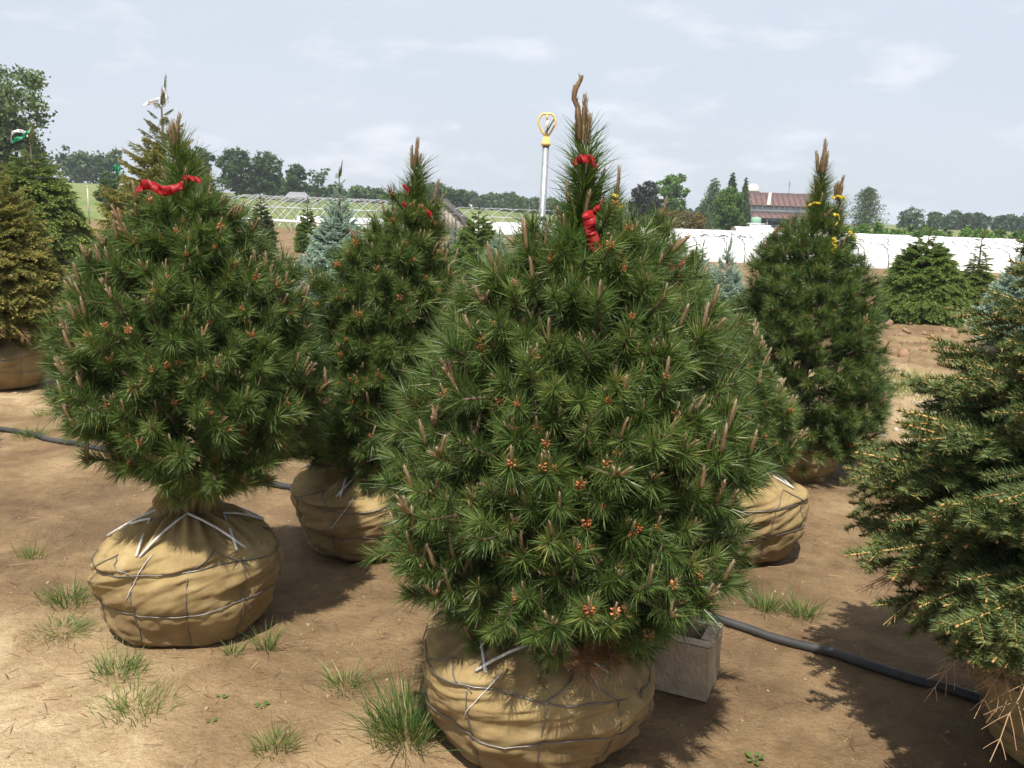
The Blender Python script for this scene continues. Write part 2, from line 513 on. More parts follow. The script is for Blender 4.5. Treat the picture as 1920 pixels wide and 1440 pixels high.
def burlap_mat(name='burlap'):
    m, t, o = new_mat(name)
    p = N(t, 'ShaderNodeBsdfPrincipled')
    tcn = N(t, 'ShaderNodeTexCoord'); oi = N(t, 'ShaderNodeObjectInfo')
    av = N(t, 'ShaderNodeVectorMath', operation='ADD')
    L(t, tcn.outputs['Object'], av.inputs[0]); L(t, oi.outputs['Location'], av.inputs[1])
    nz = N(t, 'ShaderNodeTexNoise'); nz.inputs['Scale'].default_value = 7; nz.inputs['Detail'].default_value = 6; nz.inputs['Roughness'].default_value = 0.62
    L(t, av.outputs[0], nz.inputs['Vector'])
    c1 = ramp(t, nz.outputs['Fac'], [(0.28, (0.215, 0.150, 0.072)), (0.5, (0.335, 0.245, 0.115)), (0.72, (0.46, 0.355, 0.18))])
    # darker brown blotches, stronger towards the bottom seam
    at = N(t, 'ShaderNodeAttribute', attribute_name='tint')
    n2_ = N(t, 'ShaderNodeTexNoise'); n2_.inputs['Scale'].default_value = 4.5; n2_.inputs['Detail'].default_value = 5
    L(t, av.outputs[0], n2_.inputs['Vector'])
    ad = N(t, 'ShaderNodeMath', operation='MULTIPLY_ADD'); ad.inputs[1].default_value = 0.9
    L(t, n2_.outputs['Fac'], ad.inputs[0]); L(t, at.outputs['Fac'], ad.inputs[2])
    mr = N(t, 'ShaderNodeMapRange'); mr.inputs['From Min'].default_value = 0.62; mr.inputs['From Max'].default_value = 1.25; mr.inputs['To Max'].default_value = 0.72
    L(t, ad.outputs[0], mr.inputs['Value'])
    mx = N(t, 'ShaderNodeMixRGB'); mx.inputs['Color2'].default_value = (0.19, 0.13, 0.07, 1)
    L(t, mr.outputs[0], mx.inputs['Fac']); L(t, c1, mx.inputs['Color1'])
    # weave
    w1 = N(t, 'ShaderNodeTexWave', wave_type='BANDS', bands_direction='Z'); w1.inputs['Scale'].default_value = 120; w1.inputs['Distortion'].default_value = 2.0; w1.inputs['Detail'].default_value = 2
    w2 = N(t, 'ShaderNodeTexWave', wave_type='BANDS', bands_direction='DIAGONAL'); w2.inputs['Scale'].default_value = 100; w2.inputs['Distortion'].default_value = 2.0; w2.inputs['Detail'].default_value = 2
    L(t, tcn.outputs['Object'], w1.inputs['Vector']); L(t, tcn.outputs['Object'], w2.inputs['Vector'])
    mm = N(t, 'ShaderNodeMath', operation='MULTIPLY'); L(t, w1.outputs['Fac'], mm.inputs[0]); L(t, w2.outputs['Fac'], mm.inputs[1])
    m2 = N(t, 'ShaderNodeMixRGB', blend_type='MULTIPLY'); m2.inputs['Fac'].default_value = 0.6
    L(t, mx.outputs[0], m2.inputs['Color1']); L(t, ramp(t, mm.outputs[0], [(0, (0.62, 0.60, 0.56)), (1, (1.15, 1.12, 1.05))]), m2.inputs['Color2'])
    L(t, m2.outputs[0], p.inputs['Base Color'])
    p.inputs['Roughness'].default_value = 0.92
    p.inputs['Specular IOR Level'].default_value = 0.15
    nb = N(t, 'ShaderNodeTexNoise'); nb.inputs['Scale'].default_value = 22; nb.inputs['Detail'].default_value = 5
    L(t, av.outputs[0], nb.inputs['Vector'])
    b1 = N(t, 'ShaderNodeBump'); b1.inputs['Strength'].default_value = 0.55; b1.inputs['Distance'].default_value = 0.012
    L(t, nb.outputs['Fac'], b1.inputs['Height'])
    b2 = N(t, 'ShaderNodeBump'); b2.inputs['Strength'].default_value = 0.5; b2.inputs['Distance'].default_value = 0.003
    L(t, mm.outputs[0], b2.inputs['Height']); L(t, b1.outputs[0], b2.inputs['Normal'])
    L(t, b2.outputs[0], p.inputs['Normal'])
    L(t, p.outputs[0], o.inputs['Surface'])
    return m


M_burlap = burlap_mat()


def ground_mat():
    m, t, o = new_mat('soil')
    p = N(t, 'ShaderNodeBsdfPrincipled')
    g = N(t, 'ShaderNodeNewGeometry')
    pos = g.outputs['Position']

    def noise(scale, detail=5, rough=0.6, dist=0.0, stretch=None):
        n = N(t, 'ShaderNodeTexNoise')
        n.inputs['Scale'].default_value = scale; n.inputs['Detail'].default_value = detail
        n.inputs['Roughness'].default_value = rough; n.inputs['Distortion'].default_value = dist
        v = pos
        if stretch:
            mpn = N(t, 'ShaderNodeMapping'); mpn.inputs['Scale'].default_value = stretch
            L(t, pos, mpn.inputs['Vector']); v = mpn.outputs['Vector']
        L(t, v, n.inputs['Vector'])
        return n.outputs['Fac']

    def mix(fac, a, b, blend='MIX'):
        n = N(t, 'ShaderNodeMixRGB', blend_type=blend)
        for s, x in ((0, fac), (1, a), (2, b)):
            if hasattr(x, 'is_linked'):
                L(t, x, n.inputs[s])
            else:
                n.inputs[s].default_value = x if not isinstance(x, tuple) else (*x, 1)
        return n.outputs['Color']

    def rng_(v, a, b, lo=0.0, hi=1.0):
        n = N(t, 'ShaderNodeMapRange', interpolation_type='SMOOTHSTEP')
        n.inputs['From Min'].default_value = a; n.inputs['From Max'].default_value = b
        n.inputs['To Min'].default_value = lo; n.inputs['To Max'].default_value = hi
        L(t, v, n.inputs['Value'])
        return n.outputs['Result']

    def math_(op, a, b):
        n = N(t, 'ShaderNodeMath', operation=op)
        for i, x in enumerate((a, b)):
            if hasattr(x, 'is_linked'):
                L(t, x, n.inputs[i])
            else:
                n.inputs[i].default_value = x
        return n.outputs[0]

    at = N(t, 'ShaderNodeAttribute', attribute_name='tint')        # dryness of the crust
    at2 = N(t, 'ShaderNodeAttribute', attribute_name='cover')      # 0 soil, 1 far grass field
    dry = math_('ADD', at.outputs['Fac'], math_('MULTIPLY', math_('SUBTRACT', noise(1.6, 7, 0.64, 0.5), 0.5), 1.5))
    c = ramp(t, dry, [(0.06, (0.135, 0.088, 0.047)), (0.35, (0.228, 0.156, 0.083)), (0.61, (0.325, 0.238, 0.134)), (0.95, (0.54, 0.435, 0.28))])
    c = mix(rng_(noise(3.2, 7, 0.68, 0.8), 0.42, 0.66, 0.0, 0.55), c, mix(1.0, c, (0.66, 0.60, 0.55), 'MULTIPLY'))
    c = mix(rng_(noise(9, 6, 0.65), 0.35, 0.7, 0.0, 0.5), c, mix(1.0, c, (0.72, 0.66, 0.60), 'MULTIPLY'))
    c = mix(rng_(noise(38, 4, 0.7), 0.56, 0.72, 0.0, 0.5), c, mix(1.0, c, (0.62, 0.56, 0.5), 'MULTIPLY'))
    c = mix(rng_(noise(70, 3, 0.7), 0.55, 0.7, 0.0, 0.7), c, mix(1.0, c, (1.42, 1.40, 1.36), 'MULTIPLY'))
    c = mix(rng_(noise(120, 3, 0.75), 0.56, 0.66, 0.0, 0.8), c, mix(1.0, c, (0.55, 0.50, 0.45), 'MULTIPLY'))
    gf = mix(rng_(noise(0.09, 5, 0.6), 0.35, 0.65), (0.115, 0.165, 0.04), (0.19, 0.20, 0.075))
    gf = mix(rng_(noise(1.4, 5, 0.7), 0.4, 0.7, 0, 0.5), gf, (0.085, 0.125, 0.035))
    c = mix(at2.outputs['Fac'], c, gf)
    L(t, c, p.inputs['Base Color'])
    p.inputs['Roughness'].default_value = 0.88
    p.inputs['Specular IOR Level'].default_value = 0.22
    h = math_('ADD', math_('MULTIPLY', noise(14, 6, 0.65), 0.7), math_('MULTIPLY', noise(60, 4, 0.65), 0.3))
    b = N(t, 'ShaderNodeBump'); b.inputs['Strength'].default_value = 0.9; b.inputs['Distance'].default_value = 0.034
    L(t, h, b.inputs['Height']); L(t, b.outputs[0], p.inputs['Normal'])
    L(t, p.outputs[0], o.inputs['Surface'])
    return m


M_soil = ground_mat()
M_clod = solid_mat('soil_clod', (0.30, 0.185, 0.11), (0.16, 0.095, 0.055), 5, 0.92, bump=0.01, bscale=40)
M_crumb = solid_mat('soil_crumb', (0.34, 0.255, 0.15), (0.20, 0.145, 0.08), 9, 0.92)
M_stone = solid_mat('pebble_stone', (0.44, 0.38, 0.31), (0.28, 0.23, 0.19), 12, 0.85)

# ------------------------------------------------------------------ ground
nx, ny = 330, 400
u = np.linspace(-1, 1, nx); gx = 1.25 * np.sinh(6.6 * u)
w_ = np.linspace(-0.56, 1, ny); gy = 3.2 + 1.5 * np.sinh(6.65 * w_)
X, Y = np.meshgrid(gx, gy)
Z = ground_z(X, Y)
gv = np.stack([X, Y, Z], -1).reshape(-1, 3)
ii = (np.arange(ny - 1)[:, None] * nx + np.arange(nx - 1)[None]).ravel()
gt = np.concatenate([np.stack([ii, ii + 1, ii + nx + 1], 1), np.stack([ii, ii + nx + 1, ii + nx], 1)])
# dry pale crust at the near left and along the path; damp darker soil around the balls
dry = 0.31 + 0.52 * sstep(-0.7, -1.7, X) * sstep(4.0, 2.4, Y) + 0.14 * sstep(0.8, 0.0, np.abs(X + 0.7)) * sstep(3.2, 2.3, Y)
dry = dry + 0.30 * sstep(6.3, 7.0, Y) * sstep(10.6, 9.8, Y) - 0.12 * sstep(2.6, 3.6, Y) * sstep(5.5, 4.2, Y)
dry = dry - 0.10 * sstep(0.3, 0.9, X) * sstep(3.6, 2.6, Y)
dry = dry - 0.30 * np.exp(-(((X - 2.9) / 1.1) ** 2 + ((Y - 6.05) / 0.5) ** 2))
cover = sstep(52, 66, Y) * sstep(0.2, 0.1, X / np.maximum(Y, 1)) + sstep(75, 95, Y) * sstep(0.1, 0.2, X / np.maximum(Y, 1)) * 0.8
gg = Geo().raw(gv, gt, np.clip(dry, 0, 1).ravel())
gme = gg.mesh('ground', [M_soil], smooth=True)
ca = gme.attributes.new('cover', 'FLOAT', 'POINT')
ca.data.foreach_set('value', np.clip(cover, 0, 1).ravel().astype(np.float32))
ground = tag(link('ground', gme), kind='structure')


def gz(x, y):
    return float(ground_z(np.array([x]), np.array([y]))[0])


# puddle
pm, pt, po = new_mat('muddy_water')
pp = N(pt, 'ShaderNodeBsdfPrincipled')
pp.inputs['Base Color'].default_value = (0.30, 0.225, 0.165, 1)
pp.inputs['Roughness'].default_value = 0.06
pp.inputs['Specular IOR Level'].default_value = 0.9
L(pt, pp.outputs[0], po.inputs['Surface'])
pv = [(0, 0, 0)]
for k in range(40):
    a = k / 40 * 2 * math.pi
    rr = 1 + 0.16 * math.sin(3 * a + 1) + 0.1 * math.sin(7 * a) + 0.05 * math.sin(11 * a + 2)
    pv.append((0.85 * math.cos(a) * rr, 0.21 * math.sin(a) * rr, 0))
pg = Geo().raw(pv, [(0, 1 + k, 1 + (k + 1) % 40) for k in range(40)], 0.5)
tag(link('puddle', pg.mesh('puddle', [pm]), None, (2.95, 6.03, gz(2.95, 6.03) + 0.014), (0, 0, R_(-6))), kind='structure')

# ------------------------------------------------------------------ pine pieces
UP = np.array([0, 0, 1.0])


def make_tuft(r, n=150, stem=0.11, nl=0.078, w=0.0011, tri=False):
    g = Geo()
    bx, by = r.normal(0, 0.012, 2)
    g.tube([(0, 0, -0.03), (bx * .4, by * .4, stem * .5), (bx, by, stem)], [0.0055, 0.0045, 0.0038], 5, r.uniform(0.2, 0.8), 1)
    t = r.uniform(0.02, 1.0, n) ** 0.8
    az = r.uniform(0, 2 * math.pi, n)
    th = np.radians(78 - 44 * t + r.normal(0, 9, n))
    D = np.stack([np.sin(th) * np.cos(az), np.sin(th) * np.sin(az), np.cos(th)], 1)
    P = np.stack([bx * t, by * t, stem * t], 1)
    ln = nl * r.uniform(0.6, 1.2, n) * (0.85 + 0.2 * t)
    bend = np.stack([np.cos(az), np.sin(az), np.full(n, -0.15)], 1) * (ln * r.normal(0.10, 0.13, n))[:, None] + np.array([0, 0, 1.0]) * (ln * r.normal(0.10, 0.10, n))[:, None]
    tint = np.clip(r.normal(0.45 + r.normal(0, 0.06), 0.18, n), 0.02, 0.88)
    yl = r.uniform(size=n) < r.uniform(0.005, 0.05)
    tint[yl] = 1.0
    g.needles(P, D, ln, w * r.uniform(0.8, 1.2, n), r, tint, 0, bend, tri)
    return g


def make_candle(r, ln=0.08, rad=0.0062, n=1, fuzz=46, spread=0.25):
    g = Geo()
    for k in range(n):
        l = ln * (1 if k == 0 else r.uniform(0.5, 0.85))
        d = np.array([0, 0, 1.0]) if n == 1 else nrm(np.array([r.normal(0, spread), r.normal(0, spread), 1.0]))
        B = basis_z(d)
        m = 7
        zz = np.linspace(0, l, m)
        cv = r.normal(0, 0.05, 2) * l
        pts = np.stack([cv[0] * (zz / l) ** 2, cv[1] * (zz / l) ** 2, zz], 1) @ B.T
        rad_ = rad * np.array([0.8, 1.0, 1.0, 0.92, 0.80, 0.62, 0.2]) * r.uniform(0.9, 1.1, m)
        tn = np.clip(np.linspace(0.05, 0.85, m) + r.normal(0, 0.12, m), 0, 1)
        g.tube(pts, rad_, 6, tn, 0)
        q = r.uniform(0.03, 0.97, fuzz); a = r.uniform(0, 2 * math.pi, fuzz)
        ring = np.stack([np.cos(a), np.sin(a), np.zeros(fuzz)], 1)
        P = (np.stack([cv[0] * q ** 2, cv[1] * q ** 2, q * l], 1) + ring * rad * 0.85) @ B.T
        D = (ring * 0.22 + np.array([0, 0, 1.0])) @ B.T
        g.needles(P, D, 0.009 * (rad / 0.0062), 0.0010 * (rad / 0.0062), r, np.clip(q * 0.9 + r.normal(0, 0.32, fuzz), 0, 1), 0, tri=True)
    return g


def make_pollen(r):
    g = Geo()
    nb_ = int(r.integers(9, 20))
    for k in range(nb_):
        a = k * 2.4 + r.normal(0, 0.25); z = 0.004 + 0.026 * (k / nb_)
        d = nrm(np.array([math.cos(a), math.sin(a), 0.35 + 0.3 * r.uniform()]))
        c = d * np.array([0.010, 0.010, 0]) + np.array([0, 0, z])
        g.ball(c + d * 0.002, 0.0036 * r.uniform(0.8, 1.2), 0.0036, 0.0078 * r.uniform(0.6, 1.25), r.uniform(0.1, 1.0), 0, 5, 4, basis_z(d))
    return g


r0 = np.random.default_rng(21)
TUFTS = [make_tuft(r0, int(r0.uniform(170, 260)), r0.uniform(0.07, 0.125), r0.uniform(0.050, 0.072), 0.00115) for _ in range(14)]
BACK = [make_tuft(r0, 120, r0.uniform(0.08, 0.12), r0.uniform(0.06, 0.08), 0.0017, tri=True) for _ in range(6)]
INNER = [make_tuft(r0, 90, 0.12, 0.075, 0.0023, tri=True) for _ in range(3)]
TUFT_STEM = [float(t.v[0][:15][:, 2].max()) for t in TUFTS]
TUFT_ME = [t.mesh('needle_tuft', [M_needle, M_stem]) for t in TUFTS]
LEAD = [make_tuft(r0, 300, 0.2, 0.092, 0.0013) for _ in range(3)]
LEAD_ME = [t.mesh('leader_needles', [M_needle, M_stem]) for t in LEAD]
BROWN_ME = make_tuft(r0, 150, 0.1, 0.08).mesh('brown_tuft', [M_needle_brown, M_stem])
CANDLES = ([make_candle(r0, r0.uniform(0.055, 0.10)) for _ in range(6)] + [make_candle(r0, r0.uniform(0.06, 0.09), n=3) for _ in range(4)])
CANDLE_ME = [c.mesh('candle', [M_candle]) for c in CANDLES]
TALL = [make_candle(r0, r0.uniform(0.11, 0.15), 0.0092, 1, 190) for _ in range(4)]
TALL_ME = [c.mesh('leader_candle', [M_candle]) for c in TALL]
POLLEN = [make_pollen(r0) for _ in range(7)]
POLLEN_ME = [c.mesh('pollen_cone', [M_pollen], smooth=True) for c in POLLEN]


# ------------------------------------------------------------------ root ball in burlap with wire basket
RING_S = (0.60, 0.37, 0.13)
RING_K = 10


def ring_s(a, s0, p):
    return s0 + 0.020 * np.sin(2 * a + p) + 0.010 * np.sin(5 * a + 2 * p)


def ball_surface(seed, rad, hgt, neck_r, neck_h, tilt):
    """Radius of the sack as a function of angle and of a profile parameter s in 0..1 (bottom to neck top)."""
    s_k = np.array([0.0, 0.05, 0.14, 0.26, 0.38, 0.50, 0.60, 0.69, 0.77, 0.84, 0.90, 0.95, 1.0])
    r_k = np.array([0.0, 0.54, 0.76, 0.885, 0.96, 1.0, 0.975, 0.85, 0.63, 0.41, 0.0, 0.0, 0.0]) * rad
    z_k = np.array([0.0, 0.0, 0.06, 0.22, 0.41, 0.59, 0.71, 0.81, 0.90, 0.99, 0.0, 0.0, 0.0]) * hgt
    r_k[10] = neck_r * 0.95; r_k[11] = neck_r * 1.15; r_k[12] = neck_r * 0.9
    z_k[10] = hgt + 0.012; z_k[11] = hgt + neck_h * 0.55; z_k[12] = hgt + neck_h
    r = np.random.default_rng(seed)
    ph = r.uniform(0, 6.28, 8)
    am = r.uniform(0.4, 1.0, 8)
    rph = np.random.default_rng(seed + 9).uniform(0, 6, 3)
    flap_a = 4.45 + r.uniform(-0.5, 0.5)

    def f(a, s):
        a = np.asarray(a, float); s = np.asarray(s, float)
        rr = np.interp(s, s_k, r_k); zz = np.interp(s, s_k, z_k)
        low = 0.030 * am[0] * np.sin(2 * a + ph[0]) + 0.022 * am[1] * np.sin(3 * a + ph[1]) + 0.014 * am[2] * np.sin(5 * a + ph[2])
        bul = 0.013 * np.sin(7 * a + ph[3]) * np.sin(9 * s + ph[4]) + 0.011 * np.sin(4 * a + 8 * s + ph[5])
        wr = (fbm(a * 2.4 + 20 + 3 * np.sin(s * 5), s * 9 + seed, seed, 4) - 0.47) * 0.055
        pleat = sstep(0.62, 0.86, s) * (0.024 * np.sin(13 * a + ph[6] + 2 * np.sin(3 * a)) + 0.016 * np.sin(23 * a + ph[7]))
        pl_ = pleat * np.minimum(1, rr / (rad * 0.35))
        for s0_, p_ in zip(RING_S, rph):
            wr = wr - 0.006 * np.exp(-((s - ring_s(a, s0_, p_)) / 0.016) ** 2) + 0.004 * np.exp(-((s - ring_s(a, s0_, p_) - 0.05) / 0.035) ** 2)
        ka = np.mod(a * RING_K / (2 * math.pi) + 0.5, 1.0) - 0.5
        wr = wr - 0.004 * np.exp(-(ka / 0.045) ** 2) * sstep(0.7, 0.5, s) + 0.003 * np.exp(-((np.abs(ka) - 0.16) / 0.1) ** 2) * sstep(0.75, 0.55, s)
        da = np.mod(a - flap_a + math.pi, 2 * math.pi) - math.pi
        fl = sstep(0.605 + 0.05 * da, 0.625 + 0.05 * da, s) * sstep(0.80, 0.66, s) * np.exp(-(da / 0.42) ** 2)
        wr = wr + 0.020 * fl - 0.012 * np.exp(-((da - 0.06 - (s - 0.65)) / 0.035) ** 2) * sstep(0.6, 0.7, s)
        rr2 = np.where(rr > 0, rr * (1 + low * 1.2 + bul) + (wr + pl_) * np.minimum(1, rr / 0.1), 0)
        x = rr2 * np.cos(a); y = rr2 * np.sin(a)
        z = zz + sstep(0.2, 0.7, s) * (0.02 * np.sin(a * 2 + ph[3]) + pleat * 0.3)
        z = z + sstep(0.1, 0.5, s) * (tilt[0] * x + tilt[1] * y)
        return np.stack([x, y, z], -1)
    return f


def root_ball(parent, seed, rad=0.36, hgt=0.40, neck_r=0.10, neck_h=0.12, tilt=(0, 0), detail=True, rope=True, rot=0.0, rope_s=0.885):
    na, ns = (190, 92) if detail else (70, 40)
    f = ball_surface(seed, rad, hgt, neck_r, neck_h, tilt)
    A = np.arange(na) / na * 2 * math.pi; S = np.linspace(0, 1, ns)
    AA, SS = np.meshgrid(A, S)
    P = f(AA, SS)
    v = P.reshape(-1, 3)
    idx = np.arange(ns * na).reshape(ns, na)
    a = idx[:-1]; b = np.roll(idx, -1, 1)[:-1]; c = np.roll(idx, -1, 1)[1:]; d = idx[1:]
    t = np.concatenate([np.stack([a, b, c], -1).reshape(-1, 3), np.stack([a, c, d], -1).reshape(-1, 3)])
    lower_tone = np.repeat(np.clip(0.85 - 1.15 * S, 0, 0.75), na)  # mix towards dark brown, growing towards the foot of the sack
    g = Geo().raw(v, t, lower_tone)
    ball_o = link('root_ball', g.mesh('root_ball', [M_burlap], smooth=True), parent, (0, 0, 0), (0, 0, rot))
    r = np.random.default_rng(seed + 5)

    def on(a_, s_, off=0.005):
        p = f(np.asarray(a_), np.asarray(s_))
        q = p.copy(); n = p.copy(); n[..., 2] = 0
        q += nrm(n) * off + np.array([0, 0, off * 0.4])
        return q
    K = RING_K
    wires = []
    rph = np.random.default_rng(seed + 9).uniform(0, 6, 3)
    for s0, p_ in zip(RING_S, rph):
        aa = np.linspace(0, 2 * math.pi, 97)
        kink = np.zeros(97); da = np.zeros(97)
        for _ in range(3):
            k0 = r.integers(4, 92); kink[k0] += r.uniform(-0.05, 0.05); kink[k0 + 1] += r.uniform(-0.03, 0.03); da[k0] += r.uniform(-.04, .07)
        ss = ring_s(aa, s0, p_) + kink
        ss[-1] = ss[0]; da[-1] = da[0]
        wires.append(('wire_ring', on(aa + da, ss), 0.0023))
    for k in range(K):
        a0 = (k + r.uniform(-0.05, 0.05)) / K * 2 * math.pi
        sv = np.linspace(0.05, 0.60, 14)
        av = a0 + 0.02 * np.sin(sv * 9 + r.uniform(0, 6))
        wires.append(('wire_strand', on(av, sv, 0.0035), 0.0020))
        # loop of the basket over the shoulder
        a1 = a0 + 2 * math.pi / K
        sv = np.concatenate([np.linspace(0.60, 0.71, 8), np.linspace(0.71, 0.60, 8)[1:]])
        av = np.linspace(a0, a1, 15) if k % 2 == 0 else None
        if av is not None and rope:
            wires.append(('wire_loop', on(av + 0.02, sv, 0.004), 0.0021))
    for nm, pts, rw in wires:
        link(nm, Geo().tube(pts, rw, 5, 0.5, 0, caps=False).mesh(nm, [M_wire], smooth=True), ball_o)
    if rope:
        # lacing drawn in zigzag between the basket loops and round the neck
        for k in range(K // 2):
            a0 = (2 * k + 1.0) / K * 2 * math.pi + r.uniform(-0.1, 0.1)
            a1 = a0 + 2 * math.pi / K + r.uniform(-0.1, 0.1)
            p0 = on(a0, 0.70, 0.009); p1 = on(a1, rope_s, 0.014); p2 = on(a0 + 4 * math.pi / K, 0.70, 0.009)
            for q0, q1 in ((p0, p1), (p1, p2)):
                tt = np.linspace(0, 1, 5)[:, None]
                pts = q0 * (1 - tt) + q1 * tt
                pts[:, 2] += 0.012 * np.sin(np.pi * tt[:, 0])
                link('rope', Geo().tube(pts, 0.0048, 6).mesh('rope', [M_rope], smooth=True), ball_o)
        av = np.linspace(4.62, 4.38, 14); sv = np.linspace(0.71, 0.45, 14)
        link('twine', Geo().tube(on(av, sv, 0.004), 0.0017, 5).mesh('twine', [M_rope], smooth=True), ball_o)
        a0 = r.uniform(2.2, 2.8)
        p0 = on(a0, 0.88, 0.01)
        e = p0 + np.array([-0.03, 0.0, 0.075])
        link('rope', Geo().tube([p0, (p0 + e) / 2 + np.array([0.012, 0, 0]), e], 0.0045, 6).mesh('rope_end', [M_rope], smooth=True), ball_o)
    return ball_o


# ------------------------------------------------------------------ a pine
def pine(name_label, loc, prof, seed, leader, n_clump=46, tpc=11, ball=None, tall=(7, 0.0), parts=300,
         brown=0, cone_p=0.22, candle_p=0.85, tall_curve=False, extra_leaders=(), droop=0.0, tall_s=1.0, fill=4.6, tier_amp=0.22, ngrp='balled pines standing in burlap root balls'):
    """prof: rows (z, centre offset x, radius); leader: (z0, z1, x0, x1)."""
    r = np.random.default_rng(seed)
    root = thing('pine_tree', name_label, 'pine tree', (loc[0], loc[1], gz(*loc) - 0.01), 0, ngrp)
    pz = np.array([p[0] for p in prof]); pc = np.array([p[1] for p in prof]); pr = np.array([p[2] for p in prof]) + 0.012
    camv = np.array([-loc[0], -loc[1], 1.65])
    # trunk
    zt = np.linspace(0.25, leader[1] - 0.02, 14)
    cx = np.interp(zt, np.concatenate([[0.25], pz, [leader[1]]]), np.concatenate([[0.0], pc, [leader[3]]]))
    tr = np.stack([cx + r.normal(0, 0.004, 14), r.normal(0, 0.004, 14), zt], 1)
    link('trunk', Geo().tube(tr, np.interp(zt, [0.25, leader[0], leader[1]], [0.034, 0.014, 0.006]), 8).mesh('trunk', [M_bark], smooth=True), root)
    if ball:
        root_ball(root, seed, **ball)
    # clumps of shoots over a surface of revolution, denser where it is wide
    zz = np.linspace(pz[0], pz[-1], 200); rr = np.interp(zz, pz, pr)
    cdf = np.cumsum(np.maximum(rr, 0.03) * (1.0 + 0 * rr)); cdf /= cdf[-1]
    ph1, ph2 = r.uniform(0, 6.28, 2)
    th = 0.205 + 0.02 * r.normal()

    def tier(z, az):
        q = ((z - pz[0]) / th + 0.28 * math.sin(2 * az + ph1) + 0.22 * math.sin(3 * az + ph2) + 0.15 * math.sin(5 * az)) % 1.0
        return q                      # 0 underside of a tier ... 1 top of it

    def shaped(p, c0x):
        '''Pull shoots near the underside of a tier inwards so that dark gaps open between the tiers.'''
        q = tier(p[2], math.atan2(p[1], p[0] - c0x))
        k = 1.0 - tier_amp * (1 - float(sstep(0.0, 0.32, q))) - 0.4 * tier_amp * float(sstep(0.8, 1.0, q))
        return np.array([c0x + (p[0] - c0x) * k, p[1] * k, p[2]]), q
    tufts = []      # (pos, dir, score)
    limbs = Geo()
    for k in range(n_clump):
        z = float(np.interp((k + 0.5) / n_clump, cdf, zz)) + r.normal(0, 0.02)
        az = k * 2.39996 + r.normal(0, 0.18)
        R = float(np.interp(z, pz, pr)) * r.uniform(0.84, 1.04)
        c0 = np.array([np.interp(z, pz, pc), 0, z])
        out_ = np.array([math.cos(az), math.sin(az), 0])
        tip = c0 + out_ * max(R - 0.03, 0.02)
        frac = (z - pz[0]) / (pz[-1] - pz[0])
        rise = 0.10 + 0.5 * frac - droop * (1 - frac)
        bz = max(0.33, z - R * (0.35 + 0.3 * frac))
        base = np.array([np.interp(bz, zt, cx), 0, bz])
        mid = base * 0.5 + tip * 0.5 - np.array([0, 0, 0.03])
        limbs.tube([base, mid, tip], [0.011, 0.008, 0.005], 5, 0.4)
        main_d = nrm(out_ + UP * (rise + 0.25))
        csz = 0.085 + 0.035 * r.uniform()
        for j in range(tpc):
            off = r.normal(0, 1, 3); off = off / max(1, np.linalg.norm(off) / 1.6)
            p = tip + off * np.array([csz, csz, csz * 0.62]) - main_d * r.uniform(0.0, 0.09)
            # keep inside the outline
            q = p - c0; q[2] = 0
            lim = float(np.interp(p[2], pz, pr)) * 1.03
            h = np.linalg.norm(q)
            if h > lim:
                p = p - q * (1 - lim / h)
            o2 = nrm(q + out_ * 0.05)
            p, tq = shaped(p, c0[0])
            d = nrm(o2 * r.uniform(0.7, 1.1) + UP * (rise + 1.1 * (tq - 0.38) + r.normal(0.1, 0.2)) + r.normal(0, 0.22, 3) + off * 0.2)
            pw = p - camv
            face = float(np.dot(nrm(np.append(o2[:2], 0.15)), -nrm(pw)))
            tufts.append((p, d, face - 0.15 * np.linalg.norm(pw), az, k))
            if j < 4:
                limbs.tube([tip - main_d * 0.06, p], [0.005, 0.004], 4, 0.4, caps=False)
    # single shoots between the clumps
    for k in range(int(n_clump * fill)):
        z = float(np.interp(r.uniform(0.0, 1.0), cdf, zz)); az = r.uniform(0, 6.283)
        R = float(np.interp(z, pz, pr)) * r.uniform(0.78, 1.0)
        o2 = np.array([math.cos(az), math.sin(az), 0])
        p = np.array([np.interp(z, pz, pc), 0, z]) + o2 * R
        frac = (z - pz[0]) / (pz[-1] - pz[0])
        p, tq = shaped(p, float(np.interp(z, pz, pc)))
        if tq < 0.12 and r.uniform() < 0.6:
            continue
        d = nrm(o2 + UP * (0.1 + 0.6 * frac + 1.0 * (tq - 0.38) + r.normal(0, 0.2)) + r.normal(0, 0.2, 3))
        pw = p - camv
        tufts.append((p, d, float(np.dot(nrm(np.append(o2[:2], 0.15)), -nrm(pw))) - 0.15 * np.linalg.norm(pw), az, 9999))
    # inner shoots that close the view through the crown
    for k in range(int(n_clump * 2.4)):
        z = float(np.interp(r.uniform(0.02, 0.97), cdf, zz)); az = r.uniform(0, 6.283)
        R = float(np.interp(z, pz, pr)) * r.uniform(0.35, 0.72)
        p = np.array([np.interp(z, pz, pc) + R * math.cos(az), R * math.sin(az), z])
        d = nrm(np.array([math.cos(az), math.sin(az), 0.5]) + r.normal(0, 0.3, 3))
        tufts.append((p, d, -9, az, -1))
    link('limbs', limbs.mesh('limbs', [M_stem], smooth=True), root)['kind'] = 'stuff'
    order = sorted(range(len(tufts)), key=lambda i: -tufts[i][2])
    rest = Geo()
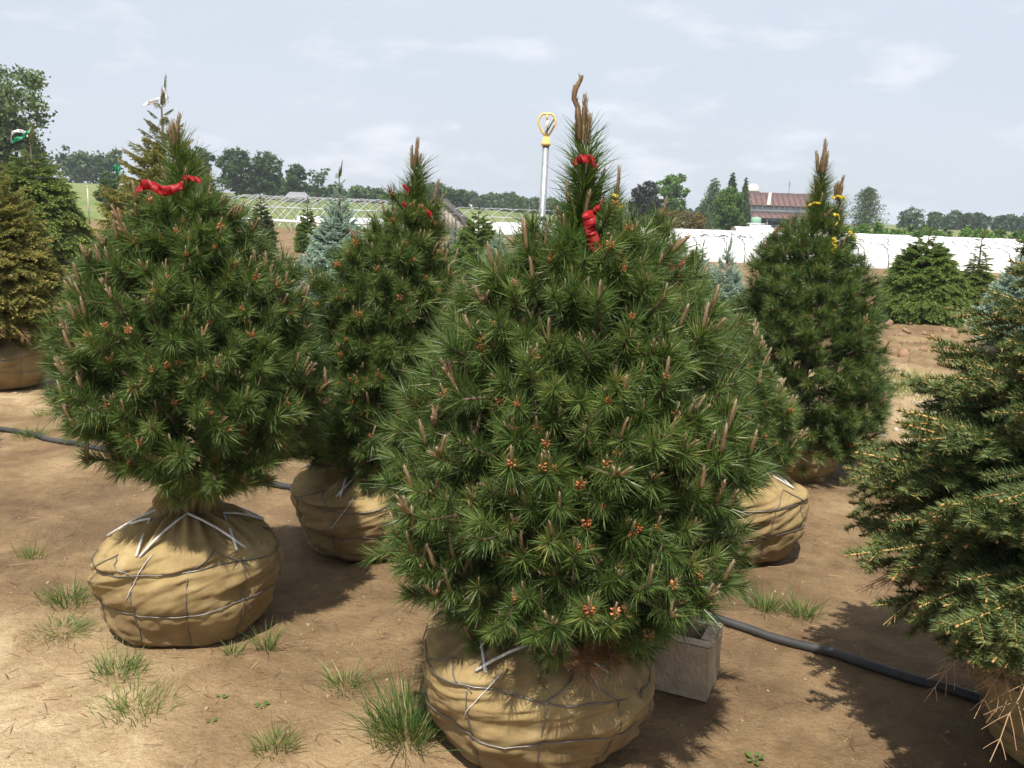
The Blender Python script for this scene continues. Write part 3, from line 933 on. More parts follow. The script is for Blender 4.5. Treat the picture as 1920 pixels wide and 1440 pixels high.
    for n, i in enumerate(order):
        p, d, sc, az, k = tufts[i]
        v = int(r.integers(len(TUFTS))); s = r.uniform(0.74, 1.04)
        B = basis_z(d, r.uniform(0, 6.283))
        cd = nrm(d * 0.45 + UP)
        has_c = r.uniform() < candle_p and k >= 0; has_p = r.uniform() < cone_p * (1.35 if math.sin(3 * az + 7 * p[2]) > 0 else 0.5) and k >= 0
        if n < parts:
            o = link('needle_tuft', TUFT_ME[v], root, p, B, s)
            lc = B.T @ cd
            if has_c:
                link('candle', CANDLE_ME[int(r.integers(len(CANDLE_ME)))], o, (0, 0, TUFT_STEM[v] * 0.97), basis_z(lc, r.uniform(0, 6)), r.uniform(0.35, 0.85))
            if has_p:
                link('pollen_cone', POLLEN_ME[int(r.integers(7))], o, (0, 0, TUFT_STEM[v] * 1.0), basis_z(lc, r.uniform(0, 6)), r.uniform(0.5, 0.95))
        else:
            if k < 0:
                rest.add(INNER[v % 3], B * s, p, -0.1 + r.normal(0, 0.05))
                continue
            if n > parts + 130:
                rest.add(BACK[v % 6], B * s, p, r.normal(0, 0.05))
                continue
            rest.add(TUFTS[v], B * s, p, r.normal(0, 0.05))
            if has_c:
                c = CANDLES[int(r.integers(len(CANDLES)))]
                vv, tt, cc, mm = c.arrays()
                rest.raw(vv @ (basis_z(cd)).T + p + d * TUFT_STEM[v] * s, tt, cc, 2)
    if rest.n:
        link('needle_tuft', rest.mesh('inner_foliage', [M_needle, M_stem, M_candle]), root)['kind'] = 'stuff'
    for k in range(brown):
        p = np.array([0.10 + 0.07 * k, -0.34 + 0.05 * k, 0.47 + 0.02 * k])
        o = link('needle_tuft', BROWN_ME, root, p, basis_z(np.array([0.05, -1, 0.1 - 0.3 * k])), 0.95)
        o['label'] = 'dead red-brown needle tuft'
    # leader(s): long bottle brush with a bunch of tall brown candles
    for li, (z0, z1, x0, x1, y1, nt_, ct, sc) in enumerate(((leader[0], leader[1], leader[2], leader[3], 0.0, tall[0], tall[1], 1.0),) + tuple(extra_leaders)):
        m = max(3, int(round((z1 - z0) / 0.055)))
        ax = nrm(np.array([x1 - x0, y1 * 0.0, z1 - z0]))
        for k in range(m):
            t = k / m
            p = np.array([x0 + (x1 - x0) * t, y1, z0 - 0.10 * sc + (z1 - z0 - 0.06) * t * 1.05])
            link('needle_tuft', LEAD_ME[k % 3], root, p, basis_z(nrm(ax + r.normal(0, 0.06, 3)), r.uniform(0, 6)), 1.12 * sc * (1.0 - 0.15 * t))
        for k in range(int(7 * sc)):                     # side buds standing round the leader
            a = k * 2.4 + r.uniform(0, 0.5); t = 0.35 + 0.5 * k / 7
            p = np.array([x0 + (x1 - x0) * t + 0.075 * sc * (1.1 - t) * math.cos(a), y1 + 0.075 * sc * (1.1 - t) * math.sin(a), z0 + (z1 - z0) * t * 0.92])
            q = r.uniform(0.8, 1.2) * sc
            link('candle', CANDLE_ME[int(r.integers(len(CANDLE_ME)))], root, p, basis_z(nrm(np.array([0.25 * math.cos(a), 0.25 * math.sin(a), 1.0])), a), (q, q, q))
        top = np.array([x1, y1, z1 + 0.005])
        for k in range(nt_):
            a = k * 2.4
            d = nrm(np.array([math.cos(a) * 0.11, math.sin(a) * 0.11, 1.0]) + ax * 0.4 + r.normal(0, 0.06, 3))
            s = (1.08 if k == 0 else r.uniform(0.5, 0.98)) * sc * tall_s * (1.0 + ct * (k == 0))
            link('candle', TALL_ME[k % 4], root, top + np.array([math.cos(a), math.sin(a), 0]) * (0.016 * tall_s * sc if k else 0.0) - np.array([0, 0, 0.012 * (k % 3)]), basis_z(d, r.uniform(0, 6)), (s * 0.9, s * 0.9, s))
        if tall_curve and li == 0:
            pts = np.array([(0, 0, 0), (0.003, 0, 0.05), (-0.002, 0, 0.085), (-0.014, 0, 0.108), (-0.012, 0, 0.130), (0.0, 0, 0.155), (0.003, 0, 0.172)]) + top + np.array([-0.015, -0.01, 0])
            g = Geo().tube(pts, [0.007, 0.008, 0.008, 0.0078, 0.0075, 0.006, 0.003], 7, np.linspace(0.1, 0.5, 7))
            q = np.repeat(np.linspace(0.03, 0.97, 120), 1)
            P = np.stack([np.interp(q, np.linspace(0, 1, 7), pts[:, i]) for i in range(3)], 1)
            a = r.uniform(0, 6.28, 120); ring = np.stack([np.cos(a), np.sin(a), 0 * a], 1)
            g.needles(P + ring * 0.006, ring * 0.35 + UP, 0.012, 0.0016, r, np.clip(r.normal(0.4, 0.2, 120), 0, 1), 0, tri=True)
            link('candle', g.mesh('curved_candle', [M_candle], smooth=True), root)['label'] = 'tallest candle, bent in an S'
    return root


P_MAIN = (0.12, 2.635); P_LEFT = (-1.255, 3.315); P_MID = (-0.68, 4.22); P_BACK = (1.13, 4.36); P_RIGHT = (1.87, 5.78); P_FAR = (0.60, 5.75)

pine_main = pine('broad pine with a bent S-shaped top candle, its ball in front of a concrete block', P_MAIN,
     [(0.45, 0.06, 0.24), (0.52, 0.06, 0.39), (0.64, 0.06, 0.475), (0.86, 0.06, 0.485), (1.06, 0.085, 0.45), (1.25, 0.09, 0.37), (1.40, 0.09, 0.28), (1.50, 0.09, 0.17), (1.60, 0.07, 0.06)],
     101, (1.44, 1.87, 0.06, 0.055), 84, 12, dict(rad=0.375, hgt=0.43, neck_r=0.085, neck_h=0.05, tilt=(-0.10, 0.0), rope_s=0.80, rot=R_(-16)), (10, 0.0), brown=2, tall_curve=True,
     extra_leaders=((1.46, 1.70, 0.13, 0.115, 0.03, 3, 0, 0.75), (1.42, 1.56, -0.02, -0.04, -0.05, 1, 0, 0.6)), cone_p=0.38, tall_s=0.85)
pine_left = pine('full pine at the left with a red ribbon below its bushy pale brown top', P_LEFT,
     [(0.66, 0.10, 0.20), (0.75, 0.08, 0.33), (0.93, 0.04, 0.41), (1.14, 0.03, 0.39), (1.34, 0.05, 0.31), (1.48, 0.05, 0.20), (1.58, 0.04, 0.11), (1.66, 0.02, 0.05)],
     202, (1.52, 1.86, 0.02, 0.0), 70, 11, dict(rad=0.352, hgt=0.465, neck_r=0.088, neck_h=0.12, tilt=(0.03, 0.0)), (12, 0.0), cone_p=0.40, tall_s=0.80,
     extra_leaders=((1.52, 1.66, 0.10, 0.12, -0.02, 2, 0, 0.6), (1.52, 1.66, -0.07, -0.08, -0.04, 2, 0, 0.6)))
pine_mid = pine('narrow pine between the other two with three upright top candles and red tags', P_MID,
     [(0.40, -0.02, 0.22), (0.50, 0.0, 0.31), (0.85, 0.02, 0.31), (1.11, 0.05, 0.30), (1.32, 0.06, 0.25), (1.43, 0.08, 0.18), (1.52, 0.17, 0.09), (1.62, 0.19, 0.05)],
     303, (1.50, 1.85, 0.19, 0.195), 58, 10, dict(rad=0.375, hgt=0.46, neck_r=0.09, neck_h=0.06, tilt=(0.02, 0.05)), (6, 0.1),
     extra_leaders=((1.52, 1.69, 0.26, 0.285, -0.02, 1, 0.3, 0.7), (1.50, 1.60, 0.12, 0.10, -0.04, 1, 0.0, 0.7)), cone_p=0.40, tall_s=0.85)
pine_back = pine('half hidden pine just behind the broad one with a red ribbon bow', P_BACK,
     [(0.48, 0.0, 0.20), (0.60, -0.06, 0.29), (0.84, -0.17, 0.28), (1.05, -0.28, 0.25), (1.24, -0.38, 0.18), (1.40, -0.42, 0.11), (1.52, -0.43, 0.04)],
     404, (1.42, 1.66, -0.42, -0.43), 34, 10, dict(rad=0.385, hgt=0.45, neck_r=0.09, neck_h=0.06), (3, 0.0), parts=220, cone_p=0.3, tall_s=0.7)
pine_right = pine('dark pine at the right with yellow ribbons and a thick two-pronged top', P_RIGHT,
     [(0.17, 0.05, 0.28), (0.27, 0.06, 0.41), (0.60, 0.06, 0.48), (0.98, 0.05, 0.42), (1.28, 0.03, 0.34), (1.46, 0.0, 0.24), (1.58, 0.02, 0.14), (1.70, 0.02, 0.06)],
     505, (1.62, 2.0, 0.02, 0.035), 66, 11, dict(rad=0.34, hgt=0.38, neck_r=0.09, neck_h=0.04), (11, 0.1),
     extra_leaders=((1.54, 1.84, 0.13, 0.155, 0.0, 8, 0.0, 0.8), (1.5, 1.62, -0.1, -0.13, 0.0, 1, 0.0, 0.6)), cone_p=0.06, candle_p=0.4, tall_s=1.25, fill=8)
pine_far = pine('mostly hidden pine with yellow ribbon right of the tall broad one', P_FAR,
     [(0.45, 0.0, 0.25), (0.60, 0.0, 0.38), (0.90, 0.0, 0.42), (1.20, 0.0, 0.34), (1.40, 0.0, 0.20), (1.52, 0.0, 0.06)],
     606, (1.46, 1.80, 0.0, 0.02), 32, 9, dict(rad=0.36, hgt=0.42, neck_r=0.09, neck_h=0.06, detail=False), (3, 0.2), parts=120, cone_p=0.05)


# ------------------------------------------------------------------ ribbons tied to the trees (things of their own)
def ribbon(label, pts, wdir, w, m, group=None, name='ribbon', cat='ribbon', tails=()):
    pts = np.asarray(pts, float)
    n = 24
    def smooth(p):
        p = np.asarray(p, float); k = len(p)
        t = np.linspace(0, k - 1, n)
        q = np.stack([np.interp(t, np.arange(k), p[:, i]) for i in range(3)], 1)
        for _ in range(3):
            q[1:-1] = (q[:-2] + 2 * q[1:-1] + q[2:]) / 4
        return q
    g = Geo(); c = pts[0]
    for i, (p, wd, ww) in enumerate([(pts, wdir, w)] + list(tails)):
        q = smooth(p) - c
        wv = np.asarray(wd, float)[None] + 0.6 * np.where(np.arange(n) % 9 < 4, 1.0, -0.7)[:, None] * np.array([[0.25, 0.8, 0.35]]) + 0.10 * np.stack([np.sin(np.linspace(0, 11 + i, n)), np.cos(np.linspace(0, 13, n)), 0.5 * np.sin(np.linspace(1, 9, n))], 1)
        g.strip(q, wv, ww * np.interp(np.linspace(0, 1, n), [0, 0.05, 0.93, 1], [0.75, 1, 1, 0.55]), 0.0005, np.repeat(0.5 + 0.4 * np.sin(np.linspace(0, 12, n)), 4))
    o = link(name, g.mesh(name, [m], smooth=False), None, c)
    return tag(o, label, cat, group)


def at(base, *offs):
    return [(base[0] + x, base[1] + y, z) for x, y, z in offs]


RG = 'red ribbons tied to the pines'
ribbon('red ribbon wrapped across the front of the left pine below its pale top', at(P_LEFT, (-0.08, -0.165, 1.665), (-0.045, -0.185, 1.695), (-0.01, -0.19, 1.69), (0.025, -0.185, 1.67), (0.06, -0.175, 1.68), (0.085, -0.15, 1.70)), (0, 0.1, 1), 0.036, M_red, RG)
ribbon('short red ribbon end behind the top of the left pine', at(P_LEFT, (0.04, -0.04, 1.725), (0.08, -0.05, 1.722), (0.115, -0.06, 1.712)), (0, 0.3, 1), 0.02, M_red, RG)
ribbon('long red ribbon hanging down the leader of the broad pine above the bushy crown', at(P_MAIN, (0.070, -0.125, 1.655), (0.078, -0.14, 1.63), (0.082, -0.145, 1.60), (0.092, -0.15, 1.57), (0.108, -0.15, 1.545)), (1, 0.1, 0.3), 0.036, M_red, RG,
       tails=[(at(P_MAIN, (0.078, -0.125, 1.645), (0.11, -0.09, 1.67), (0.12, -0.05, 1.69)), (0, 0.3, 1), 0.022)])
ribbon('red ribbon looped high round the leader of the broad pine, under its candles', at(P_MAIN, (0.03, -0.055, 1.79), (0.05, -0.07, 1.80), (0.08, -0.065, 1.80), (0.10, -0.05, 1.775)), (0, 0.2, 1), 0.026, M_red, RG)
ribbon('red ribbon bow with a hanging tail right of the broad pine', at(P_BACK, (-0.42, -0.29, 1.43), (-0.405, -0.30, 1.40), (-0.39, -0.31, 1.35), (-0.382, -0.31, 1.28), (-0.388, -0.31, 1.24)), (1, 0.2, 0), 0.042, M_red, RG,
       tails=[(at(P_BACK, (-0.46, -0.29, 1.47), (-0.435, -0.31, 1.425), (-0.395, -0.31, 1.42), (-0.36, -0.29, 1.465)), (0.2, 0.2, 1), 0.03)])
ribbon('small red tag high on the narrow middle pine', at(P_MID, (0.155, -0.12, 1.745), (0.17, -0.135, 1.735), (0.185, -0.13, 1.715)), (0.3, 0, 1), 0.018, M_red, RG)
ribbon('small red tag low at the left side of the middle pine top', at(P_MID, (0.155, -0.13, 1.665), (0.165, -0.15, 1.66), (0.175, -0.15, 1.648)), (0.3, 0, 1), 0.02, M_red, RG)
ribbon('red orange tag beside the side candle of the middle pine', at(P_MID, (0.255, -0.11, 1.635), (0.27, -0.12, 1.63), (0.29, -0.12, 1.612)), (0.2, 0, 1), 0.022, M_red, RG)
YG = 'yellow ribbons tied to the pines'
ribbon('yellow ribbon round the base of the short prong of the dark right pine', at(P_RIGHT, (0.10, -0.06, 1.80), (0.135, -0.075, 1.81), (0.175, -0.07, 1.805), (0.20, -0.05, 1.77)), (0, 0.2, 1), 0.022, M_yellow, YG)
ribbon('yellow ribbon bent over left of the leader of the dark right pine', at(P_RIGHT, (-0.10, -0.14, 1.70), (-0.075, -0.15, 1.745), (-0.04, -0.15, 1.765), (0.01, -0.14, 1.762)), (0.3, 0, 1), 0.016, M_yellow, YG)
ribbon('wide yellow ribbon hanging flat in the middle of the dark right pine', at(P_RIGHT, (0.075, -0.24, 1.56), (0.078, -0.25, 1.52), (0.08, -0.25, 1.46)), (1, 0, 0), 0.036, M_yellow, YG)
ribbon('yellow ribbon end sticking out at the right of the dark right pine', at(P_RIGHT, (0.215, -0.10, 1.60), (0.23, -0.12, 1.575), (0.25, -0.13, 1.535)), (0.9, 0, 0.3), 0.028, M_yellow, YG)
ribbon('curled yellow ribbon between the two prongs of the dark right pine', at(P_RIGHT, (0.07, -0.2, 1.70), (0.10, -0.22, 1.69), (0.105, -0.22, 1.66), (0.08, -0.22, 1.63)), (0.3, 0, 1), 0.02, M_yellow, YG)
ribbon('yellow ribbon curled round the stem of the mostly hidden pine', at(P_FAR, (-0.02, -0.11, 1.77), (0.02, -0.13, 1.755), (-0.01, -0.13, 1.71), (0.02, -0.13, 1.69), (0.06, -0.12, 1.71)), (0.4, 0, 1), 0.022, M_yellow, YG)


# ------------------------------------------------------------------ spruce pieces
def spray(r, length=0.6, nside=9, ang=52, side=0.5, nl=0.019, nw=0.0011, dens=520, sag=0.12, flat=0.5, up=0.35,
          stem=0.004, tint=(0.45, 0.15), tip_tint=0.0, bud=True, dead=False, twig_tint=0.5, sec=True, ta=(0.5, 1.0), side_tint=None):
    """A spruce branch along +X, Z up; slot 0 needles, slot 1 twig."""
    g = Geo()
    m = 9
    xs = np.linspace(0, length, m)
    main = np.stack([xs, r.normal(0, 0.006, m).cumsum() * 0.6, -sag * xs ** 2 / length + 0.06 * (xs / length) ** 3 * length], 1)
    segs = [(main, stem, 0.0)]

    def side_twig(P0, T, ln, sgn, rad):
        dz = r.uniform(-0.25, 0.08)
        a = R_(ang + r.normal(0, 7)) * sgn
        d = np.array([T[0] * math.cos(a) - T[1] * math.sin(a), T[0] * math.sin(a) + T[1] * math.cos(a), T[2] + dz])
        d = nrm(d)
        k = np.linspace(0, 1, 5)[:, None]
        return P0 + d * ln * k + np.array([0.10 * ln, 0, -0.12 * ln]) * k ** 2
    for i in range(nside):
        t = 0.12 + 0.82 * (i + r.uniform(0, 0.6)) / nside
        P0 = np.array([np.interp(t * length, xs, main[:, j]) for j in range(3)])
        T = nrm(np.array([1.0, 0, -2 * sag * t]))
        for sgn in (1, -1):
            ln = length * side * (1.02 - t) ** 0.8 * r.uniform(0.75, 1.15) + 0.05 * length
            tw = side_twig(P0, T, ln, sgn, stem * .6)
            segs.append((tw, stem * 0.6, 1.0))
            if sec and ln > 0.2 * length:
                for q in (0.35, 0.62):
                    P1 = tw[0] * (1 - q) + tw[-1] * q
                    T1 = nrm(tw[-1] - tw[0])
                    for s2 in (1, -1):
                        segs.append((side_twig(P1, T1, ln * 0.42 * r.uniform(0.7, 1.1), s2, 0), stem * 0.45, 1.0))
    for pts, rd, lev in segs:
        ln = float(np.sum(np.linalg.norm(np.diff(pts, axis=0), axis=1)))
        g.tube(pts[:: 2 if len(pts) < 9 else 1], np.linspace(rd, rd * 0.55, len(pts[:: 2 if len(pts) < 9 else 1])), 4, (twig_tint if side_tint is None or lev == 0 else side_tint) + r.normal(0, 0.12), 1, caps=False)
        if dead:
            continue
        n = int(dens * ln)
        t = r.uniform(0.04 if lev else 0.15, 1.0, n)
        k = np.linspace(0, 1, len(pts))
        P = np.stack([np.interp(t, k, pts[:, j]) for j in range(3)], 1)
        T = nrm(np.stack([np.interp(t, k, np.gradient(pts[:, j])) for j in range(3)], 1))
        V = perp_random(T, r)
        V[:, 2] = V[:, 2] * (1 - flat) + up * r.uniform(0, 1, n)
        V = nrm(V)
        D = nrm(T * r.uniform(ta[0], ta[1], n)[:, None] + V * 0.95)
        tn = np.clip(r.normal(tint[0], tint[1], n) + tip_tint * sstep(0.45, 1.0, t), 0, 1)
        g.needles(P, D, nl * r.uniform(0.75, 1.15, n) * (1 - 0.3 * t ** 4), nw, r, tn, 0, tri=True)
        if bud and (side_tint is None or lev == 0 or r.uniform() < 0.25):
            d = nrm(pts[-1] - pts[-2])
            g.ball(pts[-1], stem * 0.8, stem * 0.8, stem * 1.7, 0.55, 1, 5, 4, basis_z(d))
    return g


rs = np.random.default_rng(77)
SP_NEAR = [spray(rs, rs.uniform(0.5, 0.62), 6, nl=0.030, nw=0.0021, dens=1350, tint=(0.5, 0.19), tip_tint=0.15, twig_tint=0.80, side_tint=0.30, stem=0.0050, side=0.42, flat=0.65, sec=(q_ % 4 == 0), ang=44, ta=(0.25, 0.8)).mesh('spruce_branch', [M_spruce_green, M_twig]) for q_ in range(8)]
SP_DEAD = [spray(rs, rs.uniform(0.42, 0.55), 7, dead=True, stem=0.0030, twig_tint=0.55, sag=0.48, side=0.34, sec=True).mesh('dead_branch', [M_spruce_green, M_deadtwig]) for q_ in range(4)]


def mid_sprays(mat, tint=(0.45, 0.15), tip=0.3, nl=0.034, nw=0.0062, dens=330, n=5, length=0.55, sag=0.18, side=0.5, twig=M_twig, up=0.35, nside=7, ang=52):
    return [spray(rs, length * rs.uniform(0.9, 1.1), nside, ang=ang, nl=nl, nw=nw, dens=dens, tint=tint, tip_tint=tip, bud=False, stem=0.004, sag=sag, side=side, twig_tint=0.05, up=up).mesh('branch', [mat, twig]) for _ in range(n)]


SP_GOLD = mid_sprays(M_spruce_gold, (0.42, 0.18), 0.35, nl=0.026, nw=0.0036, dens=480)
SP_LIME = mid_sprays(M_spruce_lime, (0.32, 0.14), 0.6, nl=0.028, nw=0.0050, dens=380, sag=0.35)
SP_BRIGHT = mid_sprays(M_spruce_bright, (0.45, 0.16), 0.3, sag=0.3)
SP_DARK = mid_sprays(M_spruce_green, (0.42, 0.14), 0.2)
SP_BLUE = mid_sprays(M_spruce_blue, (0.5, 0.16), 0.25, nl=0.030, nw=0.0060, dens=360, sag=0.05, side=0.46, up=0.6, nside=6)


def spruce(label, loc, H, Rm, zb, meshes, nb, seed, group, cat='spruce tree', shape=0.9, belly=0.12, el=(-12, 45), bl=(0.5, 1.05), ball=None, leader=0.0,
           lead_meshes=None, dead=0, base_sink=0.0, azlim=None, mat_lead=None, inner=True, name='spruce_tree', roll=0.25, inner_n=4):
    r = np.random.default_rng(seed)
    root = thing(name, label, cat, (loc[0], loc[1], gz(*loc) - base_sink), 0, group)
    link('trunk', Geo().tube([(0, 0, 0.02), (0.01, 0, H * 0.5), (0, 0, H * 0.97)], [0.05, 0.03, 0.008], 7).mesh('trunk', [M_bark], smooth=True), root)
    if ball:
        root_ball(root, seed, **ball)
    hh = np.linspace(0, 1, 200)

    def RR(t):
        return Rm * ((1 - t) ** shape) * (1 - math.exp(-(t + 0.02) / belly) * 0.45)
    rrv = np.array([RR(t) for t in hh]); cdf = np.cumsum(rrv + 0.06 * Rm); cdf /= cdf[-1]
    for k in range(nb):
        t = float(np.interp((k + r.uniform()) / nb, cdf, hh))
        az = k * 2.39996 + r.normal(0, 0.15)
        Rk = RR(t) * r.uniform(0.86, 1.06)
        e = R_(el[0] + (el[1] - el[0]) * t ** 1.3 + r.normal(0, 6))
        me = meshes[int(r.integers(len(meshes)))]
        ml = 0.55
        s = min(bl[1], max(0.22, Rk / ml)) * r.uniform(0.9, 1.08)
        s = max(s, bl[0] * 0.6) if t < 0.8 else s
        Ln = s * ml
        d = np.array([math.cos(az) * math.cos(e), math.sin(az) * math.cos(e), math.sin(e)])
        tip = np.array([Rk * math.cos(az), Rk * math.sin(az), zb + (H - zb) * t])
        p = tip - d * Ln
        hz = math.hypot(p[0], p[1])
        if np.dot(p[:2], d[:2]) < 0:
            p[:2] = 0
        rot = (Matrix.Rotation(az, 3, 'Z') @ Matrix.Rotation(-e, 3, 'Y') @ Matrix.Rotation(r.normal(0, roll), 3, 'X')).to_euler()
        o = bpy.data.objects.new('branch', me); col.objects.link(o); o.parent = root
        o.location = p; o.rotation_euler = rot; o.scale = (s, s, s)
        if inner and k % inner_n == 0 and t < 0.8:
            o = bpy.data.objects.new('branch', me); col.objects.link(o); o.parent = root
            o.location = (p[0] * 0.2, p[1] * 0.2, p[2] - 0.04); o.rotation_euler = rot; o.scale = (s, s, s)
    for k in range(dead):
        az = k * 2.39996 + 0.4
        d0 = bpy.data.objects.new('dead_branch', SP_DEAD[k % 4]); col.objects.link(d0); d0.parent = root
        d0.location = (0.42 * Rm * math.cos(az), 0.42 * Rm * math.sin(az), zb + r.uniform(0.0, 0.14)); d0.rotation_euler = (r.normal(0, 0.4), R_(r.uniform(-2, 18)), az)
        d0.scale = (r.uniform(0.55, 0.8),) * 3
        d0['label'] = 'bare dead lower branch'
    if leader > 0:
        lm = lead_meshes or meshes
        for k in range(4):
            o = bpy.data.objects.new('branch', lm[k % len(lm)]); col.objects.link(o); o.parent = root
            o.location = (0, 0, H - 0.1); o.rotation_euler = (k * 1.57, R_(-84 + 5 * (k % 2)), 0); o.scale = (leader / 0.55, leader * 0.5, leader * 0.5) if k == 0 else (leader / 0.8, leader * 0.4, leader * 0.4)
    return root


SGB = 'spruces in burlap balls'
spruce('big green spruce at the right edge with orange twigs and bare dead lower branches', (1.90, 2.60), 2.06, 0.98, 0.50, SP_NEAR, 190, 11, SGB, shape=0.74, belly=0.10, el=(-4, 34), bl=(0.8, 1.15), roll=0.13, inner_n=2,
       ball=dict(rad=0.36, hgt=0.40, neck_r=0.09, neck_h=0.06, rope=False), dead=30)
spruce('olive golden spruce at the left edge with dead twigs above its burlap ball', (-4.42, 7.5), 2.0, 0.74, 0.52, SP_GOLD, 190, 12, SGB, shape=0.6, el=(-10, 45), ball=dict(rad=0.40, hgt=0.42, neck_r=0.1, neck_h=0.05, detail=False, rope=False), dead=14)
spruce('shading spruce standing just beyond the left edge', (-3.98, 5.05), 1.9, 0.76, 0.5, SP_GOLD, 120, 13, None, shape=0.7, ball=dict(rad=0.36, hgt=0.42, neck_r=0.1, neck_h=0.05, detail=False, rope=False))
gold = spruce('tall golden green spruce behind the left pine with white film at its tip', (-3.13, 8.0), 2.48, 0.92, 0.5, SP_GOLD, 290, 14, SGB, shape=0.72, el=(-8, 50), leader=0.3)
fir = spruce('slim lime tipped spruce beside the golden one with green ribbon', (-4.12, 10.0), 2.05, 0.75, 0.4, SP_LIME, 150, 15, SGB, shape=0.9, leader=0.32)
lime = spruce('large fresh green spruce at the left with white and green film at its tip', (-8.75, 16.3), 2.55, 1.35, 0.45, SP_LIME, 240, 16, SGB, shape=0.62, belly=0.1, el=(-20, 40), bl=(0.8, 1.5), leader=0.42, lead_meshes=SP_GOLD, dead=16)
MG = 'spruces standing in the middle rows'
spruce('tall slender blue spruce left of the narrow middle pine', (-2.52, 12.7), 2.08, 1.0, 0.15, SP_BLUE, 290, 17, MG, shape=1.0, belly=0.06, el=(-2, 55), leader=0.28, lead_meshes=SP_BRIGHT, cat='blue spruce')
spruce('conical green spruce left of the small one behind the bare hoops', (-8.5, 29.8), 2.0, 0.75, 0.1, SP_DARK, 120, 18, MG, shape=0.8, leader=0.25)
spruce('small conical green spruce on open soil left of the blue spruce', (-7.15, 30.6), 1.85, 0.72, 0.05, SP_BRIGHT, 130, 19, MG, shape=0.8, leader=0.2)
spruce('green spruce directly behind the top of the middle pine', (-1.62, 15.0), 1.75, 0.72, 0.1, SP_BRIGHT, 150, 20, MG, shape=0.6, leader=0.2)
spruce('small blue spruce beside the weathered board shed', (-1.60, 23.0), 1.45, 0.48, 0.1, SP_BLUE, 100, 21, MG, shape=0.9, leader=0.2, cat='blue spruce')
spruce('round green spruce between two blue ones right of the board shed', (-0.94, 21.5), 1.72, 0.92, 0.05, SP_BRIGHT, 170, 22, MG, shape=0.55, leader=0.22)
spruce('blue spruce left of the broad pine, below the sprinkler pole', (-0.36, 17.8), 1.32, 0.74, 0.05, SP_BLUE, 190, 23, MG, shape=0.8, leader=0.2, cat='blue spruce')
spruce('silver blue spruce with stout leader between broad pine and dark pine', (2.33, 9.9), 1.36, 0.54, 0.18, SP_BLUE, 230, 24, MG, shape=0.7, el=(5, 60), leader=0.30, lead_meshes=SP_BLUE, cat='blue spruce')
spruce('pale blue spruce behind the left side of the silver blue one', (3.0, 14.5), 1.25, 0.55, 0.1, SP_BLUE, 120, 25, MG, shape=0.8, leader=0.2, cat='blue spruce')
spruce('yellow green spruce peeping left of the dark right pine', (3.72, 12.4), 1.25, 0.62, 0.1, SP_LIME, 140, 26, MG, shape=0.7, leader=0.25)
spruce('wide mounded green spruce on ploughed soil at the right', (7.0, 15.35), 1.50, 1.0, 0.02, SP_BRIGHT, 320, 27, MG, shape=0.45, belly=0.05, el=(-25, 40), bl=(0.8, 1.2), leader=0.3)
spruce('thin open spruce behind the wide mounded one', (8.55, 16.6), 1.45, 0.62, 0.1, SP_LIME, 120, 28, MG, shape=0.8, leader=0.35)
spruce('blue spruce partly hidden by the big spruce at the right edge', (6.62, 11.8), 1.35, 0.70, 0.1, SP_BLUE, 200, 29, MG, shape=0.8, cat='blue spruce')

# film and ribbons on the background spruces
ribbon('white plastic film knotted at the tip of the golden spruce', [(-3.27, 7.93, 2.42), (-3.19, 7.90, 2.45), (-3.11, 7.92, 2.47), (-3.09, 7.94, 2.58), (-3.06, 7.94, 2.51), (-3.05, 7.95, 2.46)], (0.3, 0, 1), 0.045, M_whiterib, 'white plastic film on tree tips')
ribbon('white plastic cap bent over the tip of the fresh green spruce', [(-8.98, 16.1, 2.52), (-8.94, 16.05, 2.66), (-8.82, 16.05, 2.72), (-8.70, 16.05, 2.69), (-8.66, 16.08, 2.62)], (0.2, 0, 1), 0.06, M_whiterib, 'white plastic film on tree tips')
ribbon('green film below the white cap of the fresh green spruce', [(-8.92, 16.0, 2.5), (-8.82, 15.96, 2.56), (-8.72, 15.96, 2.58), (-8.62, 15.98, 2.68), (-8.58, 16.0, 2.72)], (0.2, 0, 1), 0.075, M_greenrib, 'green ribbons on spruces')
ribbon('upper green ribbon on the slim lime tipped spruce', [(-4.05, 9.8, 2.08), (-4.0, 9.75, 2.10), (-3.94, 9.75, 2.09)], (0.2, 0, 1), 0.04, M_greenrib, 'green ribbons on spruces')
ribbon('lower green ribbon on the slim lime tipped spruce', [(-4.30, 9.6, 1.93), (-4.24, 9.55, 1.95), (-4.20, 9.55, 1.90)], (0.2, 0, 1), 0.06, M_greenrib, 'green ribbons on spruces')


